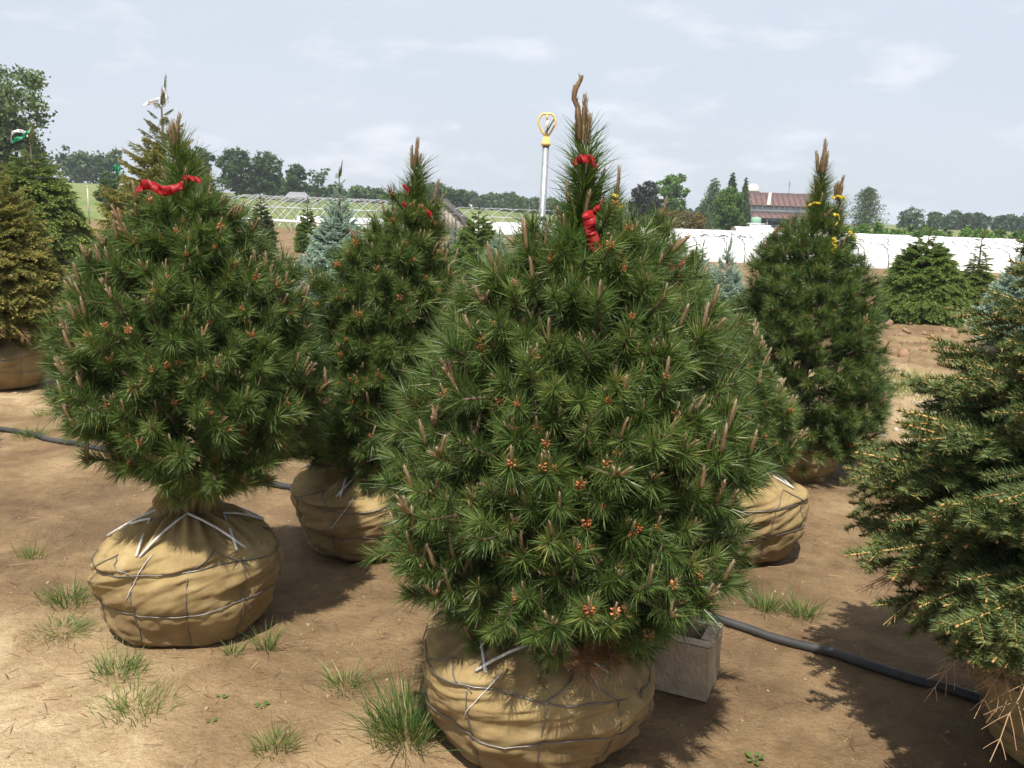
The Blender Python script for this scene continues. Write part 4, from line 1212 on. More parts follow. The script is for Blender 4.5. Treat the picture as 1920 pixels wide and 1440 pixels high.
# ------------------------------------------------------------------ broadleaf trees, far
def leaf_cloud(r, blobs, per, size, tint=0.45, clump=0.30, g=None, vary=0.16):
    """blobs: (cx, cy, cz, rx, ry, rz). Leaves in clumps on and inside each blob."""
    g = g or Geo()
    for (cx_, cy_, cz_, rx, ry, rz, ncl) in blobs:
        d = nrm(r.normal(size=(ncl, 3)))
        rad = r.uniform(0.55, 1.0, ncl)[:, None] ** 0.5
        C = np.array([cx_, cy_, cz_]) + d * rad * np.array([rx, ry, rz])
        cs = clump * min(rx, rz) * r.uniform(0.7, 1.3, ncl)
        ct = np.clip(r.normal(tint, vary, ncl), 0.05, 0.95)
        k = np.repeat(np.arange(ncl), per); n = len(k)
        P = C[k] + r.normal(size=(n, 3)) * cs[k][:, None] * np.array([0.6, 0.6, 0.42])
        a = nrm(r.normal(size=(n, 3)) + np.array([0, 0, 0.4])); b = perp_random(a, r); c = np.cross(a, b)
        s = size * r.uniform(0.6, 1.3, n)[:, None]
        v = np.stack([P - b * s - c * s * .5, P + b * s - c * s * .4, P + b * s * .2 + c * s * .9], 1).reshape(-1, 3)
        t = np.arange(n)[:, None] * 3 + np.array([[0, 1, 2]])
        g.raw(v, t, np.repeat(np.clip(ct[k] + r.normal(0, 0.10, n), 0, 1), 3))
    return g


def far_tree(label, x, y, h, w, mat, seed, group=None, trunk=0.22, name='broadleaf_tree', cat='tree', nb=7, per=34, size=None, clump=0.34, zb=None, shape='round', ncl=26):
    r = np.random.default_rng(seed)
    z0 = gz(x, y) if zb is None else zb
    root = thing(name, label, cat, (x, y, z0 - 0.05), 0, group)
    size = size or 0.035 * max(w, h) ** 0.8
    blobs = []
    ch = h * (1 - trunk)
    for k in range(nb):
        a = k * 2.4 + seed; t = (k + 0.5) / nb
        if shape == 'round':
            rr = w * 0.5 * math.sqrt(max(0.05, 1 - (2 * t - 0.85) ** 2)) * 0.55
        elif shape == 'cone':
            rr = w * 0.5 * (1.05 - t) * 0.55
        else:
            rr = w * 0.5 * (0.55 + 0.4 * math.sin(3 * t + seed)) * 0.6
        bw = (w * 0.5 - rr * 0.55) * r.uniform(0.5, 0.72) if shape != 'cone' else w * 0.42 * (1.08 - t)
        bw = max(bw, w * 0.08)
        blobs.append((rr * math.cos(a), rr * math.sin(a), h * trunk + ch * (0.12 + 0.80 * t), bw, bw, max(bw * 0.75, ch * 0.14), ncl))
    link('crown', leaf_cloud(r, blobs, per, size, clump=clump).mesh('crown', [mat]), root)
    tg = Geo().tube([(0, 0, 0), (0.02 * w, 0, h * 0.4), (0, 0, h * 0.85)], [0.035 * h, 0.024 * h, 0.006 * h], 7)
    for b in blobs:
        tg.tube([(0, 0, max(h * 0.2, b[2] - ch * 0.25)), (b[0] * .8, b[1] * .8, b[2])], [0.012 * h, 0.004 * h], 5)
    link('trunk', tg.mesh('trunk', [M_bark], smooth=True), root)
    return root


def far_conifer(label, x, y, h, w, mat, seed, group=None, cat='spruce tree', ragged=0.2, name='spruce_tree', zb=None, shape=0.85, trunk=0.06):
    r = np.random.default_rng(seed)
    z0 = gz(x, y) if zb is None else zb
    root = thing(name, label, cat, (x, y, z0 - 0.05), 0, group)
    n = 210; g = Geo()
    for k in range(n):
        t = 1 - math.sqrt(1 - (k + 0.5) / n) if ragged < 0.4 else (k + 0.5) / n; az = k * 2.4 + r.normal(0, 0.2)
        R = w * 0.5 * (1 - t) ** shape * r.uniform(1 - ragged, 1 + ragged * 0.6) + 0.005 * w
        z = h * (trunk + (1 - trunk) * t)
        m = 34
        q = r.uniform(0.15, 1, m)
        P = np.stack([R * q * math.cos(az), R * q * math.sin(az), z - 0.12 * R * q + 0 * q], 1) + r.normal(0, 0.022 * w + 0.05 * R, (m, 3)) * np.array([1, 1, 0.45])
        a = nrm(r.normal(size=(m, 3)) + np.array([0, 0, 0.3])); b = perp_random(a, r); c = np.cross(a, b)
        s = 0.020 * h * r.uniform(0.6, 1.2, m)[:, None]
        v = np.stack([P - b * s, P + b * s - c * s * .3, P + c * s], 1).reshape(-1, 3)
        g.raw(v, np.arange(m)[:, None] * 3 + np.array([[0, 1, 2]]), np.repeat(np.clip(r.normal(0.4, 0.12) + r.normal(0, 0.1, m), 0, 1), 3))
    link('crown', g.mesh('crown', [mat]), root)
    link('trunk', Geo().tube([(0, 0, 0), (0, 0, h * 0.95)], [0.02 * h, 0.003 * h], 6).mesh('trunk', [M_bark], smooth=True), root)
    return root


TG = 'trees beyond the nursery'
far_tree('loose grey-green tree rising over the left edge', -35.5, 60, 9.4, 8.2, M_leaf_pale, 31, TG, trunk=0.18, shape='loose', nb=12, per=60, ncl=30, size=0.15, clump=0.40)
far_tree('dark leafy tree behind the tip of the golden spruce', -52.5, 150, 7.4, 4.6, M_leaf_mid, 32, TG, ncl=30)
far_tree('largest dark broadleaf tree of the pair on the left hill, left half', -46.8, 150, 7.6, 6.6, M_leaf_dark, 33, TG, nb=9, ncl=34, trunk=0.12)
far_tree('right half of the dark broadleaf pair on the left hill', -42.3, 152, 7.4, 5.6, M_leaf_dark, 34, TG, nb=9, ncl=34, trunk=0.12)
far_tree('dark upright tree over the small grey roof on the left hill', -36.9, 150, 5.9, 4.2, M_leaf_dark, 35, TG, ncl=28)
far_tree('sparse see-through tree right of the grey roof on the left hill', -33.3, 150, 5.8, 3.8, M_leaf_mid, 36, TG, per=14, ncl=14, shape='loose', trunk=0.3)
far_tree('dark maroon ball-shaped tree right of the broad pine', 15.3, 110, 5.4, 4.6, M_leaf_maroon, 37, TG, trunk=0.02, ncl=40, nb=9)
far_tree('light green open tree behind the maroon ball-shaped one', 21.2, 127, 7.3, 5.4, M_leaf_bright, 38, TG, shape='loose', ncl=22, trunk=0.22, nb=9)
far_tree('bright green oval maple in front of the brown-roofed barn', 23.3, 100, 4.7, 3.7, M_leaf_bright, 39, TG, trunk=0.03, ncl=36, nb=9)
far_tree('light green rounded bush in front of the far wood', -0.8, 200, 4.0, 4.8, M_leaf_pale, 40, TG, trunk=0.0, ncl=24, name='bush', cat='bush')
far_tree('dark rounded bush on the far right skyline, larger of two', 86.9, 200, 4.1, 6.4, M_leaf_dark, 41, TG, trunk=0.0, ncl=30, name='bush', cat='bush')
far_tree('smaller rounded bush right of the larger one on the far right skyline', 91.8, 200, 3.1, 3.5, M_leaf_dark, 42, TG, trunk=0.0, ncl=24, name='bush', cat='bush')
far_tree('dark clipped bush in the field right of the fresh green spruce', -27.0, 60, 2.4, 2.4, M_leaf_dark, 43, TG, trunk=0.0, ncl=26, name='bush', cat='bush', zb=0.7)
CG = 'tall spruces beside the barn'
far_conifer('broad brownish spruce left of the barn', 30.0, 140, 8.0, 5.0, M_spruce_green, 51, CG, shape=0.6)
far_conifer('tallest pointed spruce left of the barn', 33.2, 142, 9.0, 4.4, M_leaf_dark, 52, CG, shape=0.95)
far_conifer('dark pointed spruce beside the silo dome', 35.8, 144, 8.4, 3.2, M_leaf_dark, 53, CG, shape=0.95)
far_conifer('low bluish spruce below the broad brownish one', 24.5, 120, 4.2, 3.4, M_spruce_green, 54, CG, shape=0.7)
far_conifer('lone ragged pine on the skyline right of the dark pine', 57.6, 150, 7.4, 6.8, M_spruce_green, 55, TG, cat='pine tree', ragged=0.55, shape=0.45, name='pine_tree', trunk=0.16)
for k in range(4):
    o = far_tree(('first', 'second', 'third', 'last')[k] + ' from the left of the four orange-leaved shrubs by the white tunnels', 14.4 + 1.25 * k, 90 + 0.6 * (k % 2), 2.5 - 0.12 * k, 1.9, M_leaf_orange, 60 + k, 'orange-leaved shrubs', trunk=0.0, ncl=22, name='shrub', cat='shrub', nb=5)


def wood(name, label, pts, mat, seed, per=16, ncl=13, size=0.5):
    """A far wood that reads as one mass: many crowns at their own places."""
    r = np.random.default_rng(seed); g = Geo()
    for (x, y, h, w) in pts:
        z0 = gz(x, y)
        leaf_cloud(r, [(x, y, z0 + h * 0.42, w * .5, w * .5, h * 0.42, ncl), (x + r.normal(0, .2) * w, y, z0 + h * 0.7, w * .3, w * .3, h * 0.3, ncl)], per, size, g=g, clump=0.45, tint=0.45 + r.normal(0, 0.1))
    return tag(link(name, g.mesh(name, [mat])), label, 'trees', None, 'stuff')


r = np.random.default_rng(5)
wood('wood', 'dark wood on the hill crest at the far left', [(-118 + 1.9 * k + r.normal(0, .6), 200 + r.uniform(0, 14), 7.6 + r.normal(0, .7), 5.0) for k in range(15)], M_leaf_dark, 71)
wood('wood', 'low hedge of trees along the hill between the left trees and the middle pine', [(-58 + 1.5 * k + r.normal(0, .5), 185 + r.uniform(0, 12), 3.0 + r.normal(0, .5) + 0.6 * math.sin(k * .5), 3.4) for k in range(32)], M_leaf_mid, 72)
wood('wood', 'long bluish wood on the horizon left of the sprinkler', [(-30 + 1.25 * k + r.normal(0, .5), 262 + r.uniform(0, 18), 6.2 - 0.075 * k + 1.6 * math.sin(k * .37) * math.sin(k * .13) + r.normal(0, .5), 4.6) for k in range(60)], M_leaf_dark, 73)
wood('wood', 'thin far wood behind the orange shrubs', [(34 + 2.2 * k + r.normal(0, .5), 300 + r.uniform(0, 20), 5.2 + r.normal(0, .7), 5.0) for k in range(26)], M_leaf_dark, 74)
wood('wood', 'dark line of trees along the far right horizon', [(106 + 1.7 * k + r.normal(0, .5), 225 + r.uniform(0, 14), 3.7 + 0.02 * k + r.normal(0, .4), 3.6) for k in range(34)], M_leaf_dark, 75)
wood('young_trees', 'pale green band of young nursery trees behind the white tunnels at the right', [(25.5 + 0.36 * k + r.normal(0, .2), 66 + r.uniform(0, 6), 1.55 + r.normal(0, .14), 0.9) for k in range(70)], M_leaf_bright, 76, per=20, ncl=10, size=0.10)

# ------------------------------------------------------------------ buildings and nursery structures
def obj(name, g, mats, parent=None, loc=(0, 0, 0), rot=None, smooth=False):
    return link(name, g.mesh(name, mats, smooth), parent, loc, rot)


# barn: long two-stage brown roof, grey clerestory wall, open dark front with posts
barn = thing('barn', 'long barn with brown two-stage roof, grey wall strip and dark open front', 'barn', (47.6, 186, -0.45), R_(-5))
barn.scale = (1.0, 1.0, 1.0)
BL = 16.0
obj('wall', Geo().box((0, 6, 0), (BL, 15, 5.0)), [M_barnwall], barn)
obj('front_shade', Geo().box((0.2, 1.0, 0), (BL - .2, 5.98, 2.45)), [M_barnshade], barn)  # solid near-black block paints the shade inside the open front
obj('wall_strip', Geo().box((0, 5.7, 3.3), (BL, 5.97, 5.05)), [M_barnwall], barn)
for k in range(14):                                              # roofing sheets side by side, upper and lower stage
    x0 = BL / 14 * k
    for nm, y0, z0, y1, z1 in (('roof_sheet', 5.3, 4.95, 10.5, 7.7), ('roof_sheet', -0.4, 2.35, 5.85, 3.55)):
        M = np.array([[1, 0, 0], [0, 1, 0], [0, 0, 1]])
        dy, dz = y1 - y0, z1 - z0
        v = [(x0 + 0.03, y0, z0), (x0 + BL / 14 - 0.03, y0, z0), (x0 + BL / 14 - 0.03, y1, z1), (x0 + 0.03, y1, z1)]
        v2 = [(a, b, c + 0.16 + 0.02 * (k % 3)) for a, b, c in v]
        t = [(0, 2, 1), (0, 3, 2), (4, 5, 6), (4, 6, 7), (0, 1, 5), (0, 5, 4), (1, 2, 6), (1, 6, 5), (2, 3, 7), (2, 7, 6), (3, 0, 4), (3, 4, 7)]
        obj(nm, Geo().raw(v + v2, t, 0.5), [M_roof], barn)
obj('rear_roof', Geo().raw([(0, 10.5, 7.7), (BL, 10.5, 7.7), (BL, 15.4, 4.9), (0, 15.4, 4.9), (0, 10.5, 7.86), (BL, 10.5, 7.86), (BL, 15.4, 5.06), (0, 15.4, 5.06)],
                           [(0, 2, 1), (0, 3, 2), (4, 5, 6), (4, 6, 7), (0, 1, 5), (0, 5, 4), (1, 2, 6), (1, 6, 5), (2, 3, 7), (2, 7, 6), (3, 0, 4), (3, 4, 7)], 0.5), [M_roof], barn)
obj('skylight', Geo().raw([(4.2, 5.3, 5.2), (4.9, 5.3, 5.2), (6.0, 10.4, 7.93), (5.3, 10.4, 7.93), (4.2, 5.3, 5.28), (4.9, 5.3, 5.28), (6.0, 10.4, 8.0), (5.3, 10.4, 8.0)],
                          [(0, 2, 1), (0, 3, 2), (4, 5, 6), (4, 6, 7), (0, 1, 5), (0, 5, 4), (1, 2, 6), (1, 6, 5), (2, 3, 7), (2, 7, 6), (3, 0, 4), (3, 4, 7)], 0.5), [M_bone], barn)
for k in range(6):
    obj('post', Geo().box((0.6 + 2.9 * k, 0.0, 0), (0.85 + 2.9 * k, 0.25, 2.5)), [M_barnwall], barn)
silo = thing('silo', 'pale domed silo top rising behind the barn roof', 'silo', (55.0, 214, 0))
obj('tower', Geo().lathe([(1.45, 0), (1.45, 8.0)], 28), [M_barnwall], silo, smooth=True)
obj('dome', Geo().lathe([(1.5, 8.0), (1.5, 8.3), (1.38, 8.9), (1.1, 9.4), (0.65, 9.75), (0.1, 9.88)], 28), [M_silo], silo, smooth=True)
ant = thing('antenna', 'thin aerial mast standing above the barn roof', 'antenna', (60.5, 204, 0))
obj('mast', Geo().tube([(0, 0, 0), (0, 0, 10.6)], 0.05, 6), [M_dark], ant)
for k in range(3):
    obj('crossbar', Geo().tube([(-0.35, 0, 9.2 + 0.3 * k), (0.35, 0, 9.25 + 0.3 * k)], 0.03, 5), [M_dark], ant)
tank = thing('water_tank', 'mint green tank on a white tunnel before the barn', 'tank', (31.6, 120, 1.16))
obj('body', Geo().lathe([(0.62, 0.0), (0.66, 0.05), (0.66, 0.62), (0.56, 0.74), (0.2, 0.78)], 20), [M_mint], tank, smooth=True)
obj('lid', Geo().lathe([(0.2, 0.78), (0.2, 0.84), (0.05, 0.86)], 14), [M_mint], tank)
stand = thing('tank_stand', 'pale platform under the mint green tank', 'stand', (31.6, 120, 0))
obj('deck', Geo().box((-1, -1, 1.0), (1, 1, 1.14)), [M_poly], stand)
for sx in (-.9, .9):
    for sy in (-.9, .9):
        obj('leg', Geo().box((sx - .06, sy - .06, 0), (sx + .06, sy + .06, 0.998)), [M_bone], stand)

tractor = thing('tractor', 'blue tractor parked before the dark barn front', 'tractor', (33.6, 120, gz(33.6, 120)), R_(20))
obj('body', Geo().box((-0.75, -0.28, 0.45), (0.45, 0.28, 0.95)).box((-0.80, -0.22, 0.5), (-0.752, 0.22, 0.85)), [M_blue], tractor)
obj('canopy', Geo().box((-0.1, -0.45, 1.6), (0.75, 0.45, 1.68)), [M_blue], tractor)
for sx in (-0.05, 0.70):
    for sy in (-.4, .4):
        obj('canopy_post', Geo().tube([(sx, sy, 0.9), (sx, sy, 1.598)], 0.025, 6), [M_dark], tractor)
obj('seat', Geo().box((0.2, -0.2, 0.97), (0.55, 0.2, 1.05)).box((0.5, -0.2, 1.052), (0.56, 0.2, 1.35)), [M_dark], tractor)
for sx, sy, rr in ((0.4, -0.48, 0.5), (0.4, 0.48, 0.5), (-0.6, -0.4, 0.3), (-0.6, 0.4, 0.3)):
    wv = Geo().tube([(sx, sy - 0.1, rr), (sx, sy + 0.1, rr)], rr, 18)
    ow = obj('wheel', wv, [M_rubber], tractor)
    obj('rim', Geo().tube([(sx, sy - 0.115, rr), (sx, sy + 0.115, rr)], rr * 0.5, 12), [M_bone], ow)
cart = thing('red_trailer', 'small red trailer beside the blue tractor', 'trailer', (34.9, 119, gz(35, 119)))
obj('bed', Geo().box((-0.6, -0.3, 0.35), (0.6, 0.3, 0.42)).box((-0.6, -0.3, 0.422), (0.6, -0.26, 0.72)).box((-0.6, 0.26, 0.422), (0.6, 0.3, 0.72)).box((0.56, -0.258, 0.422), (0.6, 0.258, 0.72)), [M_redpaint], cart)
obj('drawbar', Geo().tube([(-0.6, 0, 0.38), (-1.1, 0, 0.35)], 0.03, 6), [M_dark], cart)
for sy in (-.36, .36):
    obj('wheel', Geo().tube([(0.1, sy - .05, 0.28), (0.1, sy + .05, 0.28)], 0.28, 16), [M_rubber], cart)


def tunnel(label, x, y, z, length, width, height, rz, group, cords=0, endm=None):
    """A low white overwintering tunnel: its axis along local X."""
    root = thing('poly_tunnel', label, 'poly tunnel', (x, y, z), rz, group)
    na, nl = 14, max(4, int(length / 1.2))
    rr = np.random.default_rng(int(abs(x * 31 + y * 17)))
    v = []
    for i in range(nl + 1):
        for j in range(na + 1):
            a = math.pi * j / na
            k = 1 + rr.normal(0, 0.012) - 0.02 * (i % 2)
            v.append((length * i / nl, -width / 2 * math.cos(a) * k, height * math.sin(a) ** 0.6 * k))
    t = []
    for i in range(nl):
        for j in range(na):
            a = i * (na + 1) + j
            t += [(a, a + 1, a + na + 2), (a, a + na + 2, a + na + 1)]
    obj('cover', Geo().raw(v, t, 0.5), [M_poly], root, smooth=True)
    for xe in (0.01, length - 0.01):
        pv = [(xe, 0, 0.01)] + [(xe, -width / 2 * math.cos(math.pi * j / na) * 0.97, height * 0.96 * math.sin(math.pi * j / na) ** 0.6) for j in range(na + 1)]
        obj('end_sheet', Geo().raw(pv, [(0, 1 + j, 2 + j) for j in range(na)], 0.5), [endm or M_soilgrey], root)
    for k in range(cords):
        xc = length * (k + 0.5 + rr.normal(0, 0.12)) / cords
        pts = [(xc + 0.06 * math.sin(3 * j), -width / 2 * math.cos(math.pi * j / 12) * 1.02, height * 1.02 * math.sin(math.pi * j / 12) ** 0.6 + 0.01) for j in range(13)]
        obj('cord', Geo().tube(pts, 0.017, 4), [M_rib], root)
    return root


TN = 'white poly tunnels over the nursery beds'
for k, (y_, z_) in enumerate(((35.5, .86), (40, .84), (45, .86), (51, .88), (58, .9))):
    tunnel(('front', 'second', 'third', 'fourth', 'rearmost')[k] + ' of the side-on white tunnels left of the dark pine', 5.6 + 0.06 * (y_ - 35) + (1.6 if k in (1, 2) else 0), y_, 0, 8.3 + 0.33 * (y_ - 35.5) - (1.6 if k in (1, 2) else 0), 2.2, z_, R_(-3), TN, 9, M_poly)
for k, (y_, z_) in enumerate(((35.2, .86), (41, .84), (46, .86), (52, .88), (59, .9), (67, .92))):
    tunnel(('front', 'second', 'third', 'fourth', 'fifth', 'rearmost')[k] + ' of the side-on white tunnels right of the dark pine', 12.4 + 0.33 * (y_ - 35), y_, 0, 11.5 + (-2.0 if k else 0) + 0.14 * (y_ - 35), 2.2, z_, R_(-3), TN, 10, M_poly)
tunnel('white tunnel side-on at the left behind the bare hoops', -16.5, 68, 0, 10, 2.6, 0.7, R_(3), TN, 6)
tunnel('white tunnel side-on seen right of the board shed', -3.0, 63, 0, 9, 2.6, 0.85, R_(2), TN, 4)
ordn = ['first', 'second', 'third', 'fourth', 'fifth', 'sixth', 'seventh', 'eighth', 'ninth', 'tenth', 'eleventh', 'twelfth']
for k in range(3):
    tunnel(('left', 'middle', 'right')[k] + ' of the three end-on white tunnels with open grey arches', 8.45 + 0.86 * k, 40.2 + 0.1 * k, 0, 2.6, 0.66, 0.86, R_(80), TN, 3)
tunnel('short white tunnel beside the mint tank', 26.6, 104, 0, 2.4, 1.8, 1.05, R_(0), TN, 2)
tunnel('white tunnel half hidden by the bright maple', 22.0, 92, 0, 4.0, 2.0, 0.9, R_(5), TN, 3)


def hoop_house(label, x, y, length, rz, width, height, n, skew, group, roll=True):
    root = thing('hoop_house', label, 'hoop house frame', (x, y, 0), rz, group)
    na = 14
    for k in range(n):
        xc = length * k / (n - 1)
        pts = [(xc + skew * c_, width / 2 * c_, height * (1 - abs(c_) ** 1.7)) for c_ in np.linspace(-1, 1, na + 1)]
        obj('hoop', Geo().tube(pts, 0.028, 5), [M_hoop], root, smooth=True)
    for yy, zz, ex in ((0, height - 0.03, 0), (-width * 0.25, height * 0.68, -skew * .5), (width * 0.25, height * 0.68, skew * .5)):
        obj('purlin', Geo().tube([(ex - 0.2, yy, zz), (ex + length + 0.2, yy, zz)], 0.022, 5), [M_hoop], root)
    if roll:
        obj('rolled_cover', Geo().tube([(-skew - 0.1 + length * q, -width * 0.5 - 0.07, 0.66 + 0.02 * math.sin(9 * q)) for q in np.linspace(0, 1.0, 12)], 0.085, 8), [M_poly], root, smooth=True)
    return root


HG = 'bare hoop house frames'
hoop_house('bare hoop frame with rolled white cover, nearest one at the left', -14.9, 50.0, 10.6, R_(6), 4.2, 1.98, 13, 1.9, HG)
hoop_house('bare hoop frame standing behind the rolled-cover one', -19.5, 57.0, 13.0, R_(5), 4.2, 1.95, 14, 1.9, HG, False)
hoop_house('bare hoop frame right of the board shed', -3.6, 58.0, 7.4, R_(3), 4.2, 1.75, 9, 1.9, HG, False)

# weathered shed
shed = thing('shed', 'weathered board shed with a steep dark roof edge', 'shed', (-4.9, 56, gz(-4.9, 56)), R_(-4))
SW, SR, SE = 3.3, 2.15, 0.75
nbd = 13
for k in range(nbd):
    x0 = -SW / 2 + SW / nbd * k; x1 = x0 + SW / nbd - 0.018
    def zt_(x): return SE + (SR - SE) * (1 - abs(x) / (SW / 2))
    d = -0.012 * (k % 2)
    v = [(x0, d, 0), (x1, d, 0), (x1, d, zt_(x1)), (x0, d, zt_(x0)), (x0, d + .03, 0), (x1, d + .03, 0), (x1, d + .03, zt_(x1)), (x0, d + .03, zt_(x0))]
    t = [(0, 1, 2), (0, 2, 3), (4, 6, 5), (4, 7, 6), (0, 4, 5), (0, 5, 1), (1, 5, 6), (1, 6, 2), (2, 6, 7), (2, 7, 3), (3, 7, 4), (3, 4, 0)]
    obj('board', Geo().raw(v, t, 0.5), [M_board], shed)
for s in (-1, 1):
    a = (s * (SW / 2 + 0.14), SE - 0.12); b = (0, SR + 0.02)
    v = [(a[0], -0.15, a[1]), (b[0], -0.15, b[1]), (b[0], 3.2, b[1]), (a[0], 3.2, a[1])]
    v += [(p[0], p[1], p[2] + 0.08) for p in v]
    t = [(0, 2, 1), (0, 3, 2), (4, 5, 6), (4, 6, 7), (0, 1, 5), (0, 5, 4), (1, 2, 6), (1, 6, 5), (2, 3, 7), (2, 7, 6), (3, 0, 4), (3, 4, 7)]
    obj('roof', Geo().raw(v, t, 0.5), [M_shingle], shed)
obj('back_wall', Geo().box((-SW / 2, 0.05, 0), (SW / 2, 3.0, SE)), [M_board], shed)
hut = thing('farm_hut', 'small grey-roofed hut under the dark upright tree on the left hill', 'hut', (-36.0, 146, gz(-36, 146)))
obj('wall', Geo().box((-1.6, 0, 0), (1.6, 2.6, 0.8)), [M_barnwall], hut)
obj('roof', Geo().raw([(-1.9, -.2, .75), (1.9, -.2, .75), (1.3, 1.3, 1.7), (-1.3, 1.3, 1.7), (-1.9, 2.8, .75), (1.9, 2.8, .75)], [(0, 1, 2), (0, 2, 3), (3, 2, 5), (3, 5, 4), (0, 3, 4), (1, 5, 2)], 0.5), [M_greyroof], hut)
hut2 = thing('farm_hut', 'tiny pale hut in the field before the far wood', 'hut', (-12.2, 215, gz(-12, 215)))
obj('wall', Geo().box((-0.9, 0, 0), (0.9, 1.4, 0.5)), [M_barnwall], hut2)
obj('roof', Geo().raw([(-1.1, -.1, .5), (1.1, -.1, .5), (1.1, .7, 1.0), (-1.1, .7, 1.0), (-1.1, 1.5, .5), (1.1, 1.5, .5)], [(0, 1, 2), (0, 2, 3), (3, 2, 5), (3, 5, 4), (0, 3, 4), (1, 5, 2)], 0.5), [M_poly], hut2)
post = thing('field_post', 'thin pale post in the field right of the fresh green spruce', 'post', (-28.6, 60, 0))
obj('pole', Geo().tube([(0, 0, 0), (0, 0, 2.15)], 0.04, 6), [M_bone], post)
obj('cap', Geo().lathe([(0.06, 2.15), (0.06, 2.2), (0.02, 2.22)], 8), [M_bone], post)

# rows of dark root balls at the far right
rb = np.random.default_rng(8)
BALL_ME = Geo().lathe([(0.2, 0), (0.36, 0.08), (0.40, 0.24), (0.33, 0.40), (0.12, 0.46)], 12).mesh('stored_ball', [solid_mat('dark_burlap', (0.13, 0.085, 0.05), (0.06, 0.04, 0.03), 5, 0.9)], smooth=True)
for k in range(16):
    o = link('stored_root_ball', BALL_ME, None, (30.5 + 0.86 * (k % 8), 58 + 1.6 * (k // 8) + rb.normal(0, .1), gz(30, 58)), (0, 0, rb.uniform(0, 6)), (1, 1, rb.uniform(0.85, 1.1)))
    tag(o, 'dark root ball in the stored rows under the young trees at the far right', 'root ball', 'dark root balls stored in rows at the far right')

# ------------------------------------------------------------------ sprinkler
sp = thing('sprinkler', 'tall galvanised sprinkler riser with a yellow bail-shaped head', 'sprinkler', (0.14, 6.0, 0), 0)
lean = np.array([0.012, 0, 1.0])
zt1 = 2.075
obj('riser_pipe', Geo().tube([lean * 0, lean * 1.0, lean * zt1], 0.0225, 14), [M_galv], sp, smooth=True)
for zc in (1.42, 1.60):
    obj('coupling', Geo().tube([lean * zc, lean * (zc + 0.03)], 0.0265, 14), [M_galv], sp, smooth=True)
obj('socket', Geo().tube([lean * (zt1 - 0.002), lean * (zt1 + 0.018), lean * (zt1 + 0.02), lean * (zt1 + 0.055)], [0.03, 0.03, 0.025, 0.021], 14), [M_yplastic], sp)
c = lean * (zt1 + 0.05)
fr = [(0, 0, 0), (0.028, 0, 0.035), (0.058, 0, 0.092), (0.048, 0, 0.132), (0.028, 0, 0.150), (-0.028, 0, 0.150), (-0.048, 0, 0.132), (-0.058, 0, 0.092), (-0.028, 0, 0.035), (0, 0, 0)]
obj('head_frame', Geo().tube(np.array(fr) + c, 0.0075, 8), [M_yplastic], sp, smooth=True)
obj('nozzle', Geo().tube([c + np.array([-0.004, 0, 0.0]), c + np.array([0.0, 0, 0.07]), c + np.array([0.008, -0.01, 0.105])], [0.011, 0.010, 0.013], 10), [M_bone], sp, smooth=True)
obj('deflector_arm', Geo().box((-0.004, -0.012, -0.045), (0.004, 0.012, 0.045), M=np.array(Euler((0, R_(28), 0)).to_matrix()), loc=c + np.array([0.022, -0.015, 0.075])), [M_dark], sp)
obj('spindle', Geo().tube([c + np.array([0, 0, 0.105]), c + np.array([0, 0, 0.152])], 0.007, 8), [M_yplastic], sp)

# ------------------------------------------------------------------ irrigation hose, concrete block
hp = np.array([(-4.6, 6.55), (-3.61, 6.08), (-2.95, 5.75), (-2.45, 5.50), (-1.6, 5.12), (-0.75, 4.78), (0.0, 4.2), (0.55, 3.72), (0.97, 3.41), (1.35, 3.14), (1.69, 2.92), (2.2, 2.55), (3.0, 2.0)])
tt = np.linspace(0, len(hp) - 1, 110)
hx = np.interp(tt, np.arange(len(hp)), hp[:, 0]); hy = np.interp(tt, np.arange(len(hp)), hp[:, 1])
for _ in range(8):
    hx[1:-1] = (hx[:-2] + 2 * hx[1:-1] + hx[2:]) / 4; hy[1:-1] = (hy[:-2] + 2 * hy[1:-1] + hy[2:]) / 4
hz = ground_z(hx, hy) + 0.016
ho = obj('irrigation_hose', Geo().tube(np.stack([hx, hy, hz], 1), 0.0185, 12), [M_dust], smooth=True)
tag(ho, 'long dusty black irrigation hose lying across the ground behind the pines', 'hose')


def cinder_block():
    """Hollow block 0.44 x 0.20 x 0.20, two cores through its height, chipped corners."""
    Lx, Ly, Hz = 0.46, 0.21, 0.21
    g = Geo(); w = 0.048
    parts = [((0, 0), (Lx, w)), ((0, Ly - w), (Lx, Ly)), ((0, w), (w, Ly - w)), ((Lx / 2 - w / 2, w), (Lx / 2 + w / 2, Ly - w)), ((Lx - w, w), (Lx, Ly - w))]
    import bmesh
    bm = bmesh.new()
    for (x0, y0), (x1, y1) in parts:
        vs = [bm.verts.new(p) for p in ((x0, y0, 0), (x1, y0, 0), (x1, y1, 0), (x0, y1, 0), (x0, y0, Hz), (x1, y0, Hz), (x1, y1, Hz), (x0, y1, Hz))]
        for q in ((0, 3, 2, 1), (4, 5, 6, 7), (0, 1, 5, 4), (1, 2, 6, 5), (2, 3, 7, 6), (3, 0, 4, 7)):
            bm.faces.new([vs[i] for i in q])
    bmesh.ops.bevel(bm, geom=bm.edges[:], offset=0.0045, segments=2, affect='EDGES')
    rr = np.random.default_rng(3)
    for v in bm.verts:
        v.co += Vector(rr.normal(0, 0.0012, 3))
    me = bpy.data.meshes.new('concrete_block'); bm.to_mesh(me); bm.free()
    me.materials.append(M_concrete)
    return me


cb = link('concrete_block', cinder_block(), None, (0.30, 3.02, gz(0.5, 2.95) + 0.0), (R_(2), R_(0), R_(-24)))
tag(cb, 'grey hollow concrete block lying behind the ball of the broad pine', 'concrete block')


